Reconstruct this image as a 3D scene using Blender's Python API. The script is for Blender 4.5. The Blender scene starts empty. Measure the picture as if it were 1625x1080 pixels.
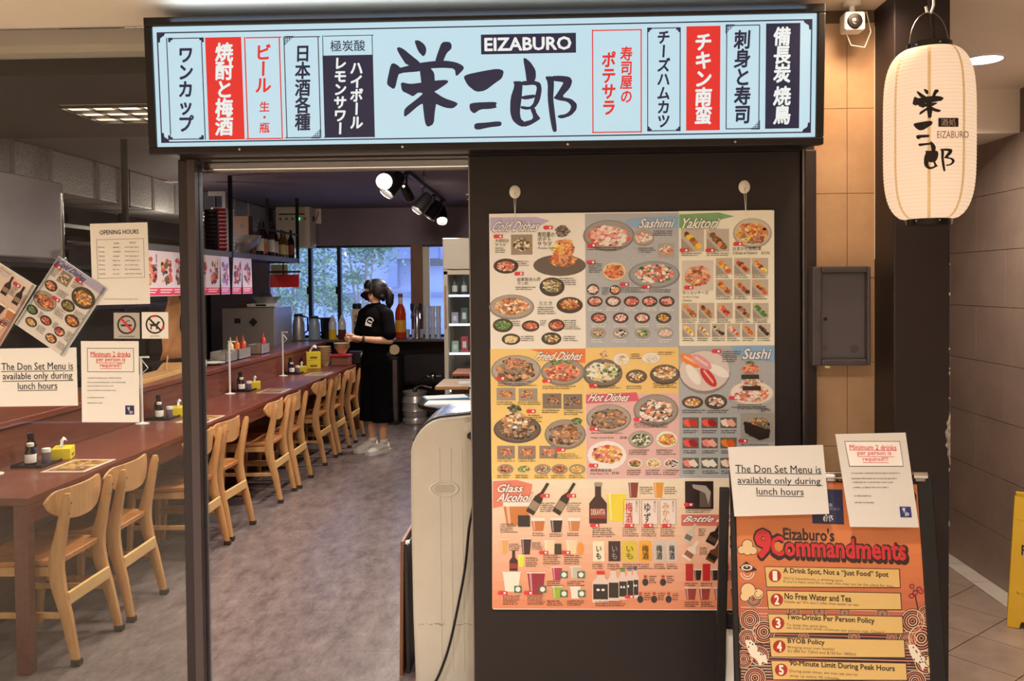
import bpy, bmesh, math, random
from mathutils import Matrix, Vector, Euler
random.seed(7)
SC = bpy.context.scene
COL = SC.collection
W, H, FPX = 1625, 1080, 1350.0

# ------------------------------------------------------------------ camera
CAM = Vector((0, 0, 1.62))
PPX, PPY = 827.0, 483.0
YAW, PITCH, ROLL = math.atan(48 / FPX), math.atan(31 / FPX), 0.0095
FWD = Vector((-math.sin(YAW) * math.cos(PITCH), math.cos(YAW) * math.cos(PITCH), -math.sin(PITCH)))
R0 = Vector((math.cos(YAW), math.sin(YAW), 0)); U0 = R0.cross(FWD)
RIGHT = R0 * math.cos(ROLL) - U0 * math.sin(ROLL)
UP = U0 * math.cos(ROLL) + R0 * math.sin(ROLL)
cd = bpy.data.cameras.new('camera'); cam = bpy.data.objects.new('camera', cd); COL.objects.link(cam)
cd.sensor_fit = 'HORIZONTAL'; cd.sensor_width = 36; cd.lens = FPX / W * 36
cd.shift_x = (W / 2 - PPX) / W; cd.shift_y = (PPY - H / 2) / W
cd.clip_start = 0.05; cd.clip_end = 200
m = Matrix((RIGHT, UP, -FWD)).transposed().to_4x4(); m.translation = CAM
cam.matrix_world = m
SC.camera = cam

# ------------------------------------------------------------------ world (overcast daylight), exposure
wd = bpy.data.worlds.new('world'); SC.world = wd; wd.use_nodes = True
bg = wd.node_tree.nodes['Background']; bg.inputs[0].default_value = (0.66, 0.73, 1.0, 1); bg.inputs[1].default_value = 5.0
SC.view_settings.view_transform = 'Standard'; SC.view_settings.look = 'None'
SC.view_settings.gamma = 1; SC.view_settings.use_curve_mapping = False
SC.view_settings.exposure = 0.0

# ------------------------------------------------------------------ helpers
def ray(px, py): return FWD + RIGHT * ((px - PPX) / FPX) - UP * ((py - PPY) / FPX)
def at(px, py, Y):                       # point on the pixel's line of sight at depth Y
    d = ray(px, py); return CAM + d * (Y / d.y)
def atz(px, py, z):                      # ... at height z
    d = ray(px, py); return CAM + d * ((z - CAM.z) / d.z)
def atx(px, py, x):
    d = ray(px, py); return CAM + d * (x / d.x)
def lin(c):
    if isinstance(c, str):
        c = c.lstrip('#'); c = [int(c[i:i + 2], 16) / 255 for i in (0, 2, 4)]
    return tuple(x / 12.92 if x <= 0.04045 else ((x + 0.055) / 1.055) ** 2.4 for x in c[:3]) + (1,)
def lerp(a, b, t): return a + (b - a) * t
def mixc(a, b, t):
    a, b = lin(a) if isinstance(a, str) else a, lin(b) if isinstance(b, str) else b
    return tuple(lerp(a[i], b[i], t) for i in range(3)) + (1,)

MATS = {}
def mat(name, col='#808080', rough=0.5, metal=0.0, spec=0.5, noise=None, bump=None, emit=0, col2=None, stretch=(1, 1, 1), coat=0, alpha=None):
    """procedural principled material; noise=(scale, detail) mixes col -> col2; bump=(scale, strength)"""
    if name in MATS: return MATS[name]
    m = bpy.data.materials.new(name); m.use_nodes = True; MATS[name] = m
    nt = m.node_tree; b = nt.nodes['Principled BSDF']
    b.inputs['Base Color'].default_value = lin(col); b.inputs['Roughness'].default_value = rough
    b.inputs['Metallic'].default_value = metal; b.inputs['Specular IOR Level'].default_value = spec
    b.inputs['Coat Weight'].default_value = coat
    if emit:
        b.inputs['Emission Color'].default_value = lin(col); b.inputs['Emission Strength'].default_value = emit
    if noise or bump:
        tc = nt.nodes.new('ShaderNodeTexCoord'); mp = nt.nodes.new('ShaderNodeMapping')
        mp.inputs['Scale'].default_value = stretch; nt.links.new(tc.outputs['Object'], mp.inputs[0])
    if noise:
        n = nt.nodes.new('ShaderNodeTexNoise'); n.inputs['Scale'].default_value = noise[0]; n.inputs['Detail'].default_value = noise[1]
        n.inputs['Roughness'].default_value = 0.65
        nt.links.new(mp.outputs[0], n.inputs['Vector'])
        r = nt.nodes.new('ShaderNodeValToRGB'); r.color_ramp.elements[0].position = 0.32; r.color_ramp.elements[1].position = 0.68
        r.color_ramp.elements[0].color = lin(col); r.color_ramp.elements[1].color = lin(col2 or col)
        nt.links.new(n.outputs[0], r.inputs[0]); nt.links.new(r.outputs[0], b.inputs['Base Color'])
    if bump:
        n2 = nt.nodes.new('ShaderNodeTexNoise'); n2.inputs['Scale'].default_value = bump[0]; n2.inputs['Detail'].default_value = 3
        nt.links.new(mp.outputs[0], n2.inputs['Vector'])
        bp = nt.nodes.new('ShaderNodeBump'); bp.inputs['Strength'].default_value = bump[1]; bp.inputs['Distance'].default_value = 0.01
        nt.links.new(n2.outputs[0], bp.inputs['Height']); nt.links.new(bp.outputs[0], b.inputs['Normal'])
    return m
def mat_emit(name, col, s):
    if name in MATS: return MATS[name]
    m = bpy.data.materials.new(name); m.use_nodes = True; MATS[name] = m; nt = m.node_tree
    nt.nodes.remove(nt.nodes['Principled BSDF']); e = nt.nodes.new('ShaderNodeEmission')
    e.inputs[0].default_value = lin(col); e.inputs[1].default_value = s
    nt.links.new(e.outputs[0], nt.nodes['Material Output'].inputs[0]); return m
def mat_glass(name, tint='#ffffff', refl=0.06, rough=0.02):
    if name in MATS: return MATS[name]
    m = bpy.data.materials.new(name); m.use_nodes = True; MATS[name] = m; nt = m.node_tree
    nt.nodes.remove(nt.nodes['Principled BSDF'])
    t = nt.nodes.new('ShaderNodeBsdfTransparent'); t.inputs[0].default_value = lin(tint)
    g = nt.nodes.new('ShaderNodeBsdfGlossy'); g.inputs['Roughness'].default_value = rough
    lw = nt.nodes.new('ShaderNodeFresnel'); lw.inputs[0].default_value = 1.0 + refl * 7
    mx = nt.nodes.new('ShaderNodeMixShader')
    nt.links.new(lw.outputs[0], mx.inputs[0]); nt.links.new(t.outputs[0], mx.inputs[1]); nt.links.new(g.outputs[0], mx.inputs[2])
    nt.links.new(mx.outputs[0], nt.nodes['Material Output'].inputs[0]); return m
def mat_haze_glass(name, film=0.2):
    m = mat_glass(name, '#e8eef5', 0.06); nt = m.node_tree; out = nt.nodes['Material Output']; src = out.inputs[0].links[0].from_socket
    t = nt.nodes.new('ShaderNodeBsdfTranslucent'); t.inputs[0].default_value = lin('#e6e8f2'); mx = nt.nodes.new('ShaderNodeMixShader'); mx.inputs[0].default_value = film
    nt.links.new(src, mx.inputs[1]); nt.links.new(t.outputs[0], mx.inputs[2]); nt.links.new(mx.outputs[0], out.inputs[0]); return m
def mat_print(name, lit=0.0, rough=0.45, coat=0.0):
    if name in MATS: return MATS[name]
    m = bpy.data.materials.new(name); m.use_nodes = True; MATS[name] = m; nt = m.node_tree; b = nt.nodes['Principled BSDF']
    a = nt.nodes.new('ShaderNodeAttribute'); a.attribute_name = 'ink'
    nt.links.new(a.outputs['Color'], b.inputs['Base Color']); b.inputs['Roughness'].default_value = rough
    b.inputs['Coat Weight'].default_value = coat
    if lit:                            # translucent acrylic: little light comes back from its face
        dk = nt.nodes.new('ShaderNodeVectorMath'); dk.operation = 'SCALE'; dk.inputs[3].default_value = 0.18
        nt.links.new(a.outputs['Color'], dk.inputs[0]); nt.links.new(dk.outputs[0], b.inputs['Base Color'])
        nt.links.new(a.outputs['Color'], b.inputs['Emission Color']); b.inputs['Emission Strength'].default_value = lit
    return m

def link(o, parent=None):
    COL.objects.link(o)
    if parent is not None: o.parent = parent
    return o
def tag(o, label=None, cat=None, group=None, kind=None):
    if label: o['label'] = label
    if cat: o['category'] = cat
    if group: o['group'] = group
    if kind: o['kind'] = kind
    return o
def thing(name, label, cat, loc=(0, 0, 0), rot=(0, 0, 0), group=None):
    o = bpy.data.objects.new(name, None); COL.objects.link(o); o.empty_display_size = 0.05
    o.location = loc; o.rotation_euler = rot if not isinstance(rot, (int, float)) else (0, 0, rot)
    return tag(o, label, cat, group)
def dup(o, parent=None, label=None, group=None):
    c = o.copy(); COL.objects.link(c); c.parent = parent
    for ch in KIDS(o): dup(ch, c)
    if label: c['label'] = label
    if group: c['group'] = group
    return c
def KIDS(o): return [x for x in bpy.data.objects if x.parent == o]

class MB:
    def __init__(s): s.v, s.f = [], []
    def add(s, vs, fs):
        b = len(s.v); s.v += [tuple(v) for v in vs]; s.f += [tuple(b + i for i in f) for f in fs]; return s
    def box(s, x0, y0, z0, x1, y1, z1):
        x0, x1 = sorted((x0, x1)); y0, y1 = sorted((y0, y1)); z0, z1 = sorted((z0, z1))
        return s.add([(x0, y0, z0), (x1, y0, z0), (x1, y1, z0), (x0, y1, z0), (x0, y0, z1), (x1, y0, z1), (x1, y1, z1), (x0, y1, z1)],
                     [(0, 3, 2, 1), (4, 5, 6, 7), (0, 1, 5, 4), (1, 2, 6, 5), (2, 3, 7, 6), (3, 0, 4, 7)])
    def cbox(s, c, d): return s.box(c[0] - d[0] / 2, c[1] - d[1] / 2, c[2] - d[2] / 2, c[0] + d[0] / 2, c[1] + d[1] / 2, c[2] + d[2] / 2)
    def mbox(s, M, d):
        vs = [M @ Vector((a * d[0] / 2, b * d[1] / 2, c * d[2] / 2)) for a, b, c in
              ((-1, -1, -1), (1, -1, -1), (1, 1, -1), (-1, 1, -1), (-1, -1, 1), (1, -1, 1), (1, 1, 1), (-1, 1, 1))]
        return s.add(vs, [(0, 3, 2, 1), (4, 5, 6, 7), (0, 1, 5, 4), (1, 2, 6, 5), (2, 3, 7, 6), (3, 0, 4, 7)])
    def loft(s, rings, cap=True, closed=True):
        n = len(rings[0]); vs = [p for r in rings for p in r]; fs = []
        for i in range(len(rings) - 1):
            for j in range(n if closed else n - 1):
                k = (j + 1) % n; fs.append((i * n + j, i * n + k, (i + 1) * n + k, (i + 1) * n + j))
        if cap: fs += [tuple(range(n))[::-1], tuple((len(rings) - 1) * n + j for j in range(n))]
        return s.add(vs, fs)
    def tube(s, pts, r, n=8, cap=True, sq=1.0):
        pts = [Vector(p) for p in pts]; rs = r if isinstance(r, (list, tuple)) else [r] * len(pts)
        rings = []; ref = None
        for i, p in enumerate(pts):
            t = (pts[min(i + 1, len(pts) - 1)] - pts[max(i - 1, 0)]).normalized()
            if ref is None:
                ref = Vector((0, 0, 1)) if abs(t.z) < 0.9 else Vector((1, 0, 0))
            a = (ref - t * ref.dot(t)).normalized(); ref = a; b = t.cross(a)
            rings.append([p + (a * math.cos(2 * math.pi * k / n) + b * math.sin(2 * math.pi * k / n) * sq) * rs[i] for k in range(n)])
        return s.loft(rings, cap)
    def limb(s, pts, rs, n=10):              # tube with round ends
        pts = [Vector(p) for p in pts]; s.tube(pts, rs, n)
        for p, r in zip(pts, rs): s.sphere(p, (r, r, r), n, 6)
        return s
    def ring(s, prof, c=(0, 0, 0), n=16, axis='z'): return s.lathe(list(prof) + [prof[0]], c, n, axis, False)
    def lathe(s, prof, c=(0, 0, 0), n=16, axis='z', cap=True):
        rings = []
        for r, z in prof:
            r = max(r, 1e-4); ring = []
            for k in range(n):
                a = 2 * math.pi * k / n; p = (r * math.cos(a), r * math.sin(a), z)
                if axis == 'y': p = (p[0], p[2], p[1])
                if axis == 'x': p = (p[2], p[0], p[1])
                ring.append((p[0] + c[0], p[1] + c[1], p[2] + c[2]))
            rings.append(ring)
        return s.loft(rings, cap)
    def sphere(s, c, r, nu=12, nv=8):
        rings = []
        for i in range(nv + 1):
            t = math.pi * (i / nv - 0.5); cr = max(math.cos(t), 1e-3)
            rings.append([(c[0] + r[0] * cr * math.cos(2 * math.pi * k / nu), c[1] + r[1] * cr * math.sin(2 * math.pi * k / nu), c[2] + r[2] * math.sin(t)) for k in range(nu)])
        return s.loft(rings)
    def prism(s, poly, a0, a1, axis='y'):
        def P(p, a): return {'y': (p[0], a, p[1]), 'x': (a, p[0], p[1]), 'z': (p[0], p[1], a)}[axis]
        return s.loft([[P(p, a0) for p in poly], [P(p, a1) for p in poly]])
    def xf(s, M):
        s.v = [tuple(M @ Vector(v)) for v in s.v]; return s
    def build(s, name, mt, parent=None, smooth=True, bevel=0, seg=2, subd=0):
        me = bpy.data.meshes.new(name); me.from_pydata(s.v, [], s.f); me.update()
        bm = bmesh.new(); bm.from_mesh(me); bmesh.ops.recalc_face_normals(bm, faces=bm.faces); bm.to_mesh(me); bm.free()
        if isinstance(mt, str): mt = MATS[mt]
        me.materials.append(mt)
        if smooth:
            me.polygons.foreach_set('use_smooth', [True] * len(me.polygons)); me.set_sharp_from_angle(angle=0.75)
        o = bpy.data.objects.new(name, me); link(o, parent)
        if bevel:
            md = o.modifiers.new('bevel', 'BEVEL'); md.width = bevel; md.segments = seg; md.limit_method = 'ANGLE'; md.angle_limit = 0.6
        if subd:
            md = o.modifiers.new('sub', 'SUBSURF'); md.levels = subd; md.render_levels = subd
        return o
def bx(name, mt, parent, *b, bevel=0, smooth=False): return MB().box(*b).build(name, mt, parent, smooth, bevel)
def struct(o): o['kind'] = 'structure'; return o
def remesh(o, vox, smooth=4):
    """fuse overlapping volumes of o into one continuous skin"""
    md = o.modifiers.new('r', 'REMESH'); md.mode = 'VOXEL'; md.voxel_size = vox; md.use_smooth_shade = True
    if smooth:
        sm = o.modifiers.new('s', 'SMOOTH'); sm.iterations = smooth; sm.factor = 0.5
    dg = bpy.context.evaluated_depsgraph_get(); dg.update()
    me = bpy.data.meshes.new_from_object(o.evaluated_get(dg)); o.modifiers.clear()
    mt = o.data.materials[0]; o.data = me
    if not me.materials: me.materials.append(mt)
    me.polygons.foreach_set('use_smooth', [True] * len(me.polygons))
    return o

# ------------------------------------------------------------------ flat print: coloured polygons and lettering on a plane
_tc = {}
def glyphs(s, bold=0.0):
    k = (s, bold)
    if k in _tc: return _tc[k]
    c = bpy.data.curves.new('tmp', 'FONT'); c.body = s; c.fill_mode = 'FRONT'; c.resolution_u = 2; c.offset = bold
    o = bpy.data.objects.new('tmp', c); COL.objects.link(o)
    dg = bpy.context.evaluated_depsgraph_get(); me = o.evaluated_get(dg).to_mesh()
    vs = [(v.co.x, v.co.y) for v in me.vertices]; fs = [tuple(p.vertices) for p in me.polygons]
    o.evaluated_get(dg).to_mesh_clear(); bpy.data.objects.remove(o); bpy.data.curves.remove(c)
    _tc[k] = (vs, fs); return _tc[k]

class Plane:
    """a flat surface: local x = right, z = up, y = away from the viewer"""
    def __init__(s, loc, rot=(0, 0, 0)):
        s.loc = Vector(loc); s.rot = Euler(rot, 'XYZ'); s.M = Matrix.Translation(s.loc) @ s.rot.to_matrix().to_4x4(); s.I = s.M.inverted()
    def uv(s, px, py):
        o = s.I @ CAM; d = s.I.to_3x3() @ ray(px, py); t = -o.y / d.y; p = o + d * t; return (p.x, p.z)
class Print:
    def __init__(s, plane=None, gain=1.0): s.v, s.f, s.c, s.pl, s.gain = [], [], [], plane, gain
    def pt(s, p): return s.pl.uv(*p) if s.pl else p
    def corners(s, x0, y0, x1, y1):
        xm, ym = (x0 + x1) / 2, (y0 + y1) / 2
        return (s.pt((x0, ym))[0], s.pt((xm, y0))[1]), (s.pt((x1, ym))[0], s.pt((xm, y1))[1])
    def poly(s, pts, col, layer=1, px=True):
        if px: pts = [s.pt(p) for p in pts]
        layer += .04 * (len(s.f) % 12)       # overlapping inks never lie exactly in one plane
        b = len(s.v); s.v += [(p[0], -0.0004 * layer, p[1]) for p in pts]; s.f.append(tuple(range(b, b + len(pts))))
        s.c.append(lin(col) if isinstance(col, str) else col); return s
    def rect(s, x0, y0, x1, y1, col, layer=1):
        a, b = s.corners(x0, y0, x1, y1); return s.poly([(a[0], b[1]), (b[0], b[1]), (b[0], a[1]), a], col, layer, False)
    def frame(s, x0, y0, x1, y1, t, col, layer=1):
        s.rect(x0, y0, x1, y0 + t, col, layer); s.rect(x0, y1 - t, x1, y1, col, layer)
        s.rect(x0, y0, x0 + t, y1, col, layer); s.rect(x1 - t, y0, x1, y1, col, layer); return s
    def ell(s, cx, cy, rx, ry, col, layer=1, n=20, a0=0, jit=0):
        return s.poly([(cx + rx * (1 + random.uniform(-jit, jit)) * math.cos(a0 + 2 * math.pi * k / n), cy + ry * (1 + random.uniform(-jit, jit)) * math.sin(a0 + 2 * math.pi * k / n)) for k in range(n)], col, layer)
    def arc(s, cx, cy, r, w, a0, a1, col, layer=1, n=14, sy=1):
        A = [a0 + (a1 - a0) * k / n for k in range(n + 1)]
        for i in range(n):
            q = [(cx + rr * math.cos(a), cy + rr * math.sin(a) * sy) for rr, a in ((r, A[i]), (r, A[i + 1]), (r - w, A[i + 1]), (r - w, A[i]))]
            s.poly(q, col, layer)
        return s
    def line(s, x0, y0, x1, y1, w, col, layer=1):
        d = math.hypot(x1 - x0, y1 - y0) or 1; nx, ny = -(y1 - y0) / d * w / 2, (x1 - x0) / d * w / 2
        return s.poly([(x0 + nx, y0 + ny), (x1 + nx, y1 + ny), (x1 - nx, y1 - ny), (x0 - nx, y0 - ny)], col, layer)
    def text(s, t, x0, y0, x1, y1, col, layer=2, bold=0.0, slant=0.0, rot=0, cell=False, keep=False):
        """fit the lettering of t to the box; cell=True maps the em square instead of the ink"""
        vs, fs = glyphs(t)
        if not vs: return s
        if rot: vs = [((p[1] - 0.38) + 0.5, -(p[0] - 0.5) + 0.38) for p in vs]
        if cell: gx0, gx1, gy0, gy1 = 0.0, 1.0, -0.12, 0.88
        else: gx0, gx1, gy0, gy1 = min(p[0] for p in vs), max(p[0] for p in vs), min(p[1] for p in vs), max(p[1] for p in vs)
        a, b = s.corners(x0, y0, x1, y1)
        def T(p):
            u = (p[0] - gx0) / (gx1 - gx0); w = (p[1] - gy0) / (gy1 - gy0)
            return (lerp(a[0], b[0], u + slant * (w - 0.5)), lerp(b[1], a[1], w))
        c = lin(col) if isinstance(col, str) else col
        # heavier strokes: the same outline struck again around its place
        sh = [(0, 0)] + ([(bold * math.cos(k * math.pi / 4), bold * math.sin(k * math.pi / 4)) for k in range(8)] if bold > 0 else [])
        if bold > .04: sh += [(bold * math.cos((k + .5) * math.pi / 4), bold * math.sin((k + .5) * math.pi / 4)) for k in range(8)]
        for k, (dx, dy) in enumerate(sh):
            base = len(s.v); s.v += [(q[0], -0.0004 * layer - .00002 * k, q[1]) for q in (T((p[0] + dx, p[1] + dy)) for p in vs)]
            for f in fs: s.f.append(tuple(base + i for i in f)); s.c.append(c)
        return s
    def vtext(s, t, cx, y0, y1, w, col, layer=2, bold=0.03, hs=None, slant=0.0):
        n = len(t); st = (y1 - y0) / n
        for i, ch in enumerate(t):
            if ch in ' ': continue
            h = (hs or st * 1.05)
            cy = y0 + st * (i + 0.5)
            s.text(ch, cx - w / 2, cy - h / 2, cx + w / 2, cy + h / 2, col, layer, bold, slant, rot=(ch == 'ー'), cell=True)
        return s
    def build(s, name, mt, parent=None):
        me = bpy.data.meshes.new(name); me.from_pydata(s.v, [], s.f); me.update()
        at_ = me.attributes.new('ink', 'FLOAT_COLOR', 'CORNER'); buf = []
        s.c = [tuple(min(.86, x * s.gain) for x in c[:3]) + (1,) for c in s.c]
        for f, c in zip(s.f, s.c): buf += list(c) * len(f)
        if len(buf) == len(at_.data) * 4: at_.data.foreach_set('color', buf)
        else:
            for p in me.polygons:
                for li in p.loop_indices: at_.data[li].color = s.c[p.index]
        me.materials.append(MATS[mt] if isinstance(mt, str) else mt)
        o = bpy.data.objects.new(name, me); return link(o, parent)
def plane_thing(name, label, cat, pl, group=None):
    return thing(name, label, cat, pl.loc, tuple(pl.rot), group)
def smooth_poly(pts, it=1):
    for _ in range(it):
        q = []
        for i, p in enumerate(pts):
            n = pts[(i + 1) % len(pts)]
            q += [(p[0] * .8 + n[0] * .2, p[1] * .8 + n[1] * .2), (p[0] * .2 + n[0] * .8, p[1] * .2 + n[1] * .8)]
        pts = q
    return pts
# brush-written three-character shop mark, one outline per stroke
LOGO = [
 [(132,345),(150,335),(185,352),(240,398),(300,445),(300,470),(205,470),(150,385)],
 [(258,290),(290,287),(330,315),(346,350),(340,385),(322,406),(285,365)],
 [(455,300),(510,298),(526,318),(524,350),(490,378),(462,445),(405,445),(425,380)],
 [(62,590),(90,460),(112,450),(150,472),(155,485),(220,468),(300,448),(400,436),(480,432),(560,445),(605,468),(616,490),(556,552),(548,490),(470,484),(372,488),(300,510),(150,522),(138,560),(125,620),(110,638),(70,610)],
 [(295,480),(370,482),(402,520),(405,575),(405,660),(415,740),(405,800),(398,885),(355,908),(335,880),(318,740),(316,660),(305,560)],
 [(160,585),(230,600),(310,590),(405,575),(490,570),(505,585),(470,612),(405,655),(320,665),(285,660),(250,690),(215,670),(170,650)],
 [(330,660),(330,740),(300,745),(195,835),(184,825),(188,775),(280,705)],
 [(395,650),(470,700),(560,730),(570,745),(535,775),(480,770),(395,735)],
 [(608,548),(640,530),(760,505),(855,490),(900,505),(885,560),(840,590),(765,648),(700,657),(640,610)],
 [(652,742),(690,732),(830,727),(850,735),(840,752),(850,768),(800,778),(730,780),(685,813),(655,785)],
 [(690,880),(770,875),(850,866),(882,870),(880,900),(800,908),(710,928),(685,915)],
 [(1035,418),(1052,414),(1090,445),(1125,500),(1128,550),(1115,585),(1060,585),(1055,530)],
 [(962,580),(1030,580),(1032,612),(1025,700),(1012,800),(1020,850),(1045,868),(1040,908),(1000,895),(960,860),(942,800),(945,700),(975,610)],
 [(1020,580),(1110,575),(1160,590),(1170,640),(1155,720),(1120,772),(1062,785),(1018,775),(1018,755),(1080,765),(1108,740),(1120,690),(1135,625),(1120,604),(1028,612)],
 [(1018,690),(1060,680),(1125,674),(1118,700),(1050,712),(1018,702)],
 [(1085,775),(1120,768),(1132,810),(1160,845),(1150,855),(1090,892),(1040,908),(1035,870),(1098,855),(1108,832)],
 [(1190,545),(1255,545),(1256,620),(1250,700),(1262,800),(1278,930),(1265,945),(1245,935),(1225,830),(1210,700),(1212,590)],
 [(1240,543),(1300,540),(1370,548),(1388,580),(1370,630),(1310,692),(1380,705),(1420,740),(1418,780),(1380,825),(1310,848),(1278,835),(1290,822),(1340,815),(1370,790),(1380,755),(1350,725),(1285,715),(1250,700),(1270,680),(1320,600),(1322,586),(1245,578)],
]
def logo(P, fx, col, layer=2, strokes=None):
    for i, st in enumerate(LOGO):
        if strokes and i not in strokes: continue
        P.poly([fx(i, x, y) for x, y in smooth_poly(st)], col, layer)
mat_print('print_matte', 0, 0.5); mat_print('print_gloss', 0, 0.3, 0.2); mat_print('print_backlit', 0.88, 0.4)
# ------------------------------------------------------------------ materials
mat('vinyl', '#453937', 0.28, noise=(6.5, 14), col2='#908280', stretch=(1.8, .8, 1), bump=(40, 0.06))
for n_ in MATS['vinyl'].node_tree.nodes:
    if n_.type == 'TEX_NOISE' and n_.inputs['Detail'].default_value > 10: n_.inputs['Roughness'].default_value = .82
mat('mall_floor', '#c2b4a2', 0.4, noise=(6, 6), col2='#cfc2b0')
mat('floor_tile', '#8f7a6b', 0.35, noise=(5, 6), col2='#a8917e')
mat('ceiling_paint', '#e6d9c6', 0.8, noise=(2, 3), col2='#eaddcb')
mat('dark_ceiling', '#6c5d67', 0.7, noise=(3, 3), col2='#66575f')
mat('dark_wall', '#80707a', 0.7, noise=(2, 3), col2='#7a6a73')
mat('black_wall', '#241c1d', 0.6, noise=(3, 3), col2='#2b2122')
mat('panel_brown', '#1e1518', 0.65, noise=(5, 5), col2='#191214', bump=(60, 0.04))
mat('frame_brown', '#261b1c', 0.5)
mat('post_black', '#241b1e', 0.5, noise=(4, 4), col2='#1e1619', bump=(40, 0.05))
mat('tile_beige', '#b3916f', 0.42, noise=(7, 6), col2='#c2a07d', bump=(60, 0.04))
mat('grout', '#6b5442', 0.9)
mat('tile_brown', '#957f6e', 0.45, noise=(5, 6), col2='#a38d7b')
mat('tile_light', '#c8bbaa', 0.4, noise=(5, 5), col2='#d3c6b5')
mat('steel', '#c6c0bb', 0.3, .6, noise=(30, 4), col2='#b3ada9', stretch=(1, 12, 1))
mat('steel_dark', '#8b8584', 0.35, 1.0, noise=(6, 4), col2='#75706f')
mat('chrome', '#d8d8d8', 0.12, 1.0)
mat('foil', '#9c9797', 0.45, 0.25, noise=(70, 4), col2='#d6d2d0', bump=(90, 0.9))
mat('wood_dark', '#5c2a1e', 0.34, noise=(4, 9), col2='#7d422f', stretch=(16, 1, 16), coat=0.12)
mat('wood_panel', '#56291f', 0.4, noise=(4, 9), col2='#733d2c', stretch=(14, 1, 14), coat=0.1)
mat('wood_chair', '#b98452', 0.42, noise=(5, 7), col2='#cf9f69', stretch=(7, 7, 1.2))
mat('wood_seat', '#a9683a', 0.4, noise=(5, 7), col2='#cd8d50', stretch=(2, 12, 8))
mat('wood_pale', '#b98a55', 0.5, noise=(5, 6), col2='#cc9d66', stretch=(2, 10, 2))
mat('wood_brown', '#6d4530', 0.5, noise=(5, 6), col2='#835438', stretch=(10, 10, 1))
mat('black_metal', '#161315', 0.4, 0.3); mat('black_plastic', '#1a1719', 0.45); mat('black_gloss', '#121012', 0.15)
mat('white_plastic', '#e6e2da', 0.35); mat('white_paper', '#ecebe6', 0.5); mat('white_enamel', '#e9e4d6', 0.3, noise=(3, 3), col2='#dcd6c6')
mat('rubber', '#3a2a22', 0.7); mat('white_paint', '#e8e6e2', 0.5)
mat('cream_metal', '#d8cdb8', 0.45); mat('navy', '#1d2038', 0.5); mat('red_plastic', '#c2222a', 0.35)
mat_glass('glass', '#f4f6f4', 0.05); mat_haze_glass('glass_window', .09); mat_glass('glass_clear', '#f2f6fa', 0.09, 0.05)
mat_glass('glass_bottle_brown', '#4a2410', 0.08); mat_glass('glass_amber', '#e06a18', 0.08)

# ------------------------------------------------------------------ room shell
ZM, ZF, ZI = 2.58, 2.485, 2.60           # mall ceiling, low shop ceiling by the glass, high shop ceiling
YB = 10.6
XR = 2.36
fl_ = struct(bx('floor', mat('seam', '#4f4442', .8), None, -4.3, 3.10, -0.06, 0.95, YB, -0.002))
for i in range(12):                      # vinyl planks laid along the room, half-staggered
    x0 = -4.3 + i * .47
    for j in range(-1, 9):
        y0 = 3.25 + j * .94 + (.47 if i % 2 else 0); a_, b_ = max(y0, 3.10), min(y0 + .94, YB); x1_ = min(x0 + .47, .95)
        if b_ - a_ > .02 and x1_ - x0 > .02: bx('vinyl_plank', 'vinyl', fl_, x0 + .0004, a_ + .0004, -0.002, x1_ - .0004, b_ - .0004, 0)
struct(bx('floor_mall', 'mall_floor', None, -6.5, -4.0, -0.07, XR + .1, 3.10, -0.008))
fc = struct(bx('floor_corridor', 'grout', None, 0.95, 3.10, -0.07, XR + .1, 9.0, -0.008))
def clip_rect(poly, x0, y0, x1, y1):
    for ax, lim, sg in ((0, x0, 1), (0, x1, -1), (1, y0, 1), (1, y1, -1)):
        out = []
        for i, p in enumerate(poly):
            q = poly[(i + 1) % len(poly)]; ip, iq = sg * (p[ax] - lim) >= 0, sg * (q[ax] - lim) >= 0
            if ip: out.append(p)
            if ip != iq:
                t = (lim - p[ax]) / (q[ax] - p[ax]); out.append((p[0] + t * (q[0] - p[0]), p[1] + t * (q[1] - p[1])))
        poly = out
        if not poly: return []
    return poly
ca, sa = math.cos(math.radians(40)), math.sin(math.radians(40))
for i in range(-14, 15):
    for j in range(-14, 15):
        q = [(1.70 + (i + a) * .30 * ca - (j + b) * .30 * sa, 3.73 + (i + a) * .30 * sa + (j + b) * .30 * ca) for a, b in ((.008, .008), (.992, .008), (.992, .992), (.008, .992))]
        q = clip_rect(q, 1.345, 3.12, 2.24, 6.2)
        if len(q) > 2: MB().prism(q, -0.008, 0, 'z').build('floor_tile', 'floor_tile', fc, False)
k = 0
for y in [3.13 + .3 * n for n in range(11)]:
    bx('border_tile', 'tile_light', fc, 2.245, y, -0.008, XR - .002, y + .296, 0.0)

struct(bx('ceiling_mall', 'ceiling_paint', None, -6.5, -4.0, ZM, 0.95, 3.39, ZM + .1))
struct(bx('ceiling_corridor', 'ceiling_paint', None, 0.95, -4.0, ZM, XR + .1, 4.38, ZM + .1))
struct(bx('ceiling_corridor_low', 'ceiling_paint', None, 0.95, 4.38, 2.36, XR + .1, 9.0, ZM + .1))
struct(bx('trim_1', 'ceiling_paint', None, -6.5, 3.30, ZM - .03, -1.42, 3.385, ZM))
struct(bx('ceiling_front', mat('front_ceiling', '#352b2f', .7, noise=(3, 3), col2='#30272a'), None, -4.3, 3.39, ZF, 0.95, 4.79, ZM + .1))
struct(bx('ceiling', 'dark_ceiling', None, -4.3, 4.79, ZI, 0.95, YB, ZI + .1))
struct(bx('wall_mall_left', 'ceiling_paint', None, -6.6, -4.0, 0, -6.5, 3.1, ZM))
struct(bx('wall_mall_behind', 'ceiling_paint', None, -6.5, -4.1, 0, XR, -4.0, ZM))
struct(bx('wall_front_left', 'black_wall', None, -6.5, 3.05, 0, -4.3, 3.4, ZM))
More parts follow.
